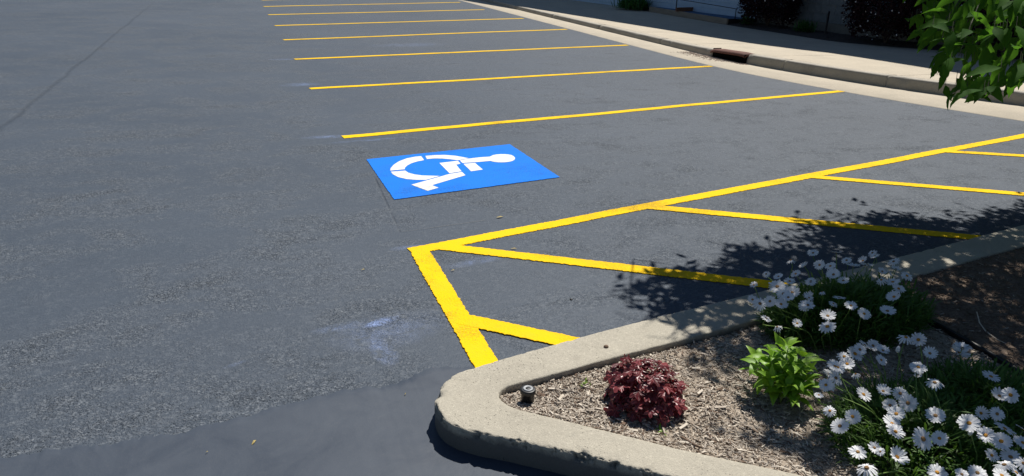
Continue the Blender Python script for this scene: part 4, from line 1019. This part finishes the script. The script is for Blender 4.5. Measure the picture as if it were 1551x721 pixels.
# low timber platform with blue top, brown board, rail on two posts
pf=thing('timber_platform','low timber edged platform with blue top beside the pavement','platform',(12.25,19,.11))
PO=Vector((12.25,19,.11))
def rp(x,y,z): return (x-PO.x,y-PO.y,z-PO.z)
def qbox(x0,x1,y0,y1,z0,z1):
    v,f=box(x0,x1,y0,y1,z0,z1); return [rp(*p) for p in v],f
link('front_board',mesh('front_board',*qbox(12.16,12.21,16.92,20.95,.10,.262),M['board']),pf)
link('side_board',mesh('side_board',*qbox(12.212,13.1,16.92,16.97,.10,.258),M['board_red'] if False else M['iron']),pf,label='dark end board')
for k in range(26):
    y=16.99+k*.152
    link('deck_plank',mesh('deck_plank',*qbox(12.215,13.0-max(0,(y-18)*.13),y,y+.145,.20,.246),M['blue_top']),pf)
link('brown_board',mesh('brown_board',*[(lambda vf:([rp(*p) for p in vf[0]],vf[1]))(obox((12.050,19.265,0.250)[:2],(13.331,19.683,0.250)[:2],.04,.25,.36))][0],M['board_red']),pf)
rl=thing('low_rail','thin dark metal rail on two short posts in front of the pale blue wall','railing',(12.2,19.45,.12))
q1=Vector((12.422,19.842,0.120)); q2=Vector((12.5,17.05,.25))
RO=Vector((12.2,19.45,.12))
t1=Vector((q1.x,q1.y,.56)); t2=Vector((q2.x,q2.y,.50)); dd=(t1-t2)
link('post',mesh('post',*tube([q1-RO,t1-RO],.016,8),M['iron'],True),rl)
link('post',mesh('post',*tube([q2-RO,t2-RO],.012,8),M['iron'],True),rl)
link('rail',mesh('rail',*tube([t2-RO-dd*.02,t1-RO,t1-RO+dd*.5],.009,8),M['iron'],True),rl)

# bits of litter on the asphalt and the kerb
def bit(name,label,cat,p,L,an,m,z=.006,group=None):
    p=Vector((p[0],p[1],z)); u=Vector((math.cos(an),math.sin(an),0))*L; s=Vector((-u.y,u.x,0))*.32
    v=[p-u,p-u*.3-s+Vector((0,0,.004)),p+u*.6-s*.5+Vector((0,0,.003)),p+u,p+u*.3+s+Vector((0,0,.005)),p-u*.6+s*.6+Vector((0,0,.001))]
    link(name,mesh(name,v,[(0,1,4,5),(1,2,3,4)],M[m]),None,label=label,category=cat,group=group)
M['dry']=noisy_mat('dry_leaf',(.45,.36,.14),(.35,.27,.10),50,.8)
bit('dry_leaf','tiny curled yellowish leaf on the fresh sealer at the far left','leaf',(-0.072,2.487,0.000),.016,1.0,'dry')
bit('dry_leaf','pale speck of leaf near the smooth sealer edge, left','leaf',(-0.236,2.473,0.000),.006,.3,'dry',.009)
bit('dry_leaf','tiny yellow bit of leaf left of the aisle corner, on rough asphalt','leaf',(0.580,3.972,0.000),.014,.2,'dry')
bit('dry_leaf','tiny yellow bit lying inside the hatched aisle near its corner','leaf',(1.078,3.821,-0.000),.014,.1,'dry')
bit('dry_leaf','small yellow flake between blue panel and aisle border line','leaf',(1.646,4.624,0.000),.03,.1,'dry')
bit('dry_leaf','thin yellow flake inside the first hatched wedge','leaf',(1.537,4.043,0.000),.022,-.3,'dry')
bit('dry_leaf','brown leaf bit on the fresh sealer below the kerb nose','leaf',(0.537,2.632,0.000),.007,.9,'dry',.009)
mbk=lathe([(.010,0),(.012,.004),(.008,.009),(.002,.010)],8)
o=link('pebble',mesh('pebble',*mbk,M['chip_c'],True),None,(1.445,2.586,0.110),label='small dark pebble on the kerb top left of the red mound',category='pebble')
o=link('pebble',mesh('pebble',*mbk,M['black'],True),None,(*(1.592,3.280,0.000)[:2],.001),label='tiny dark pebble on the asphalt inside the hatched aisle',category='pebble'); o.scale=(.7,.7,.6)
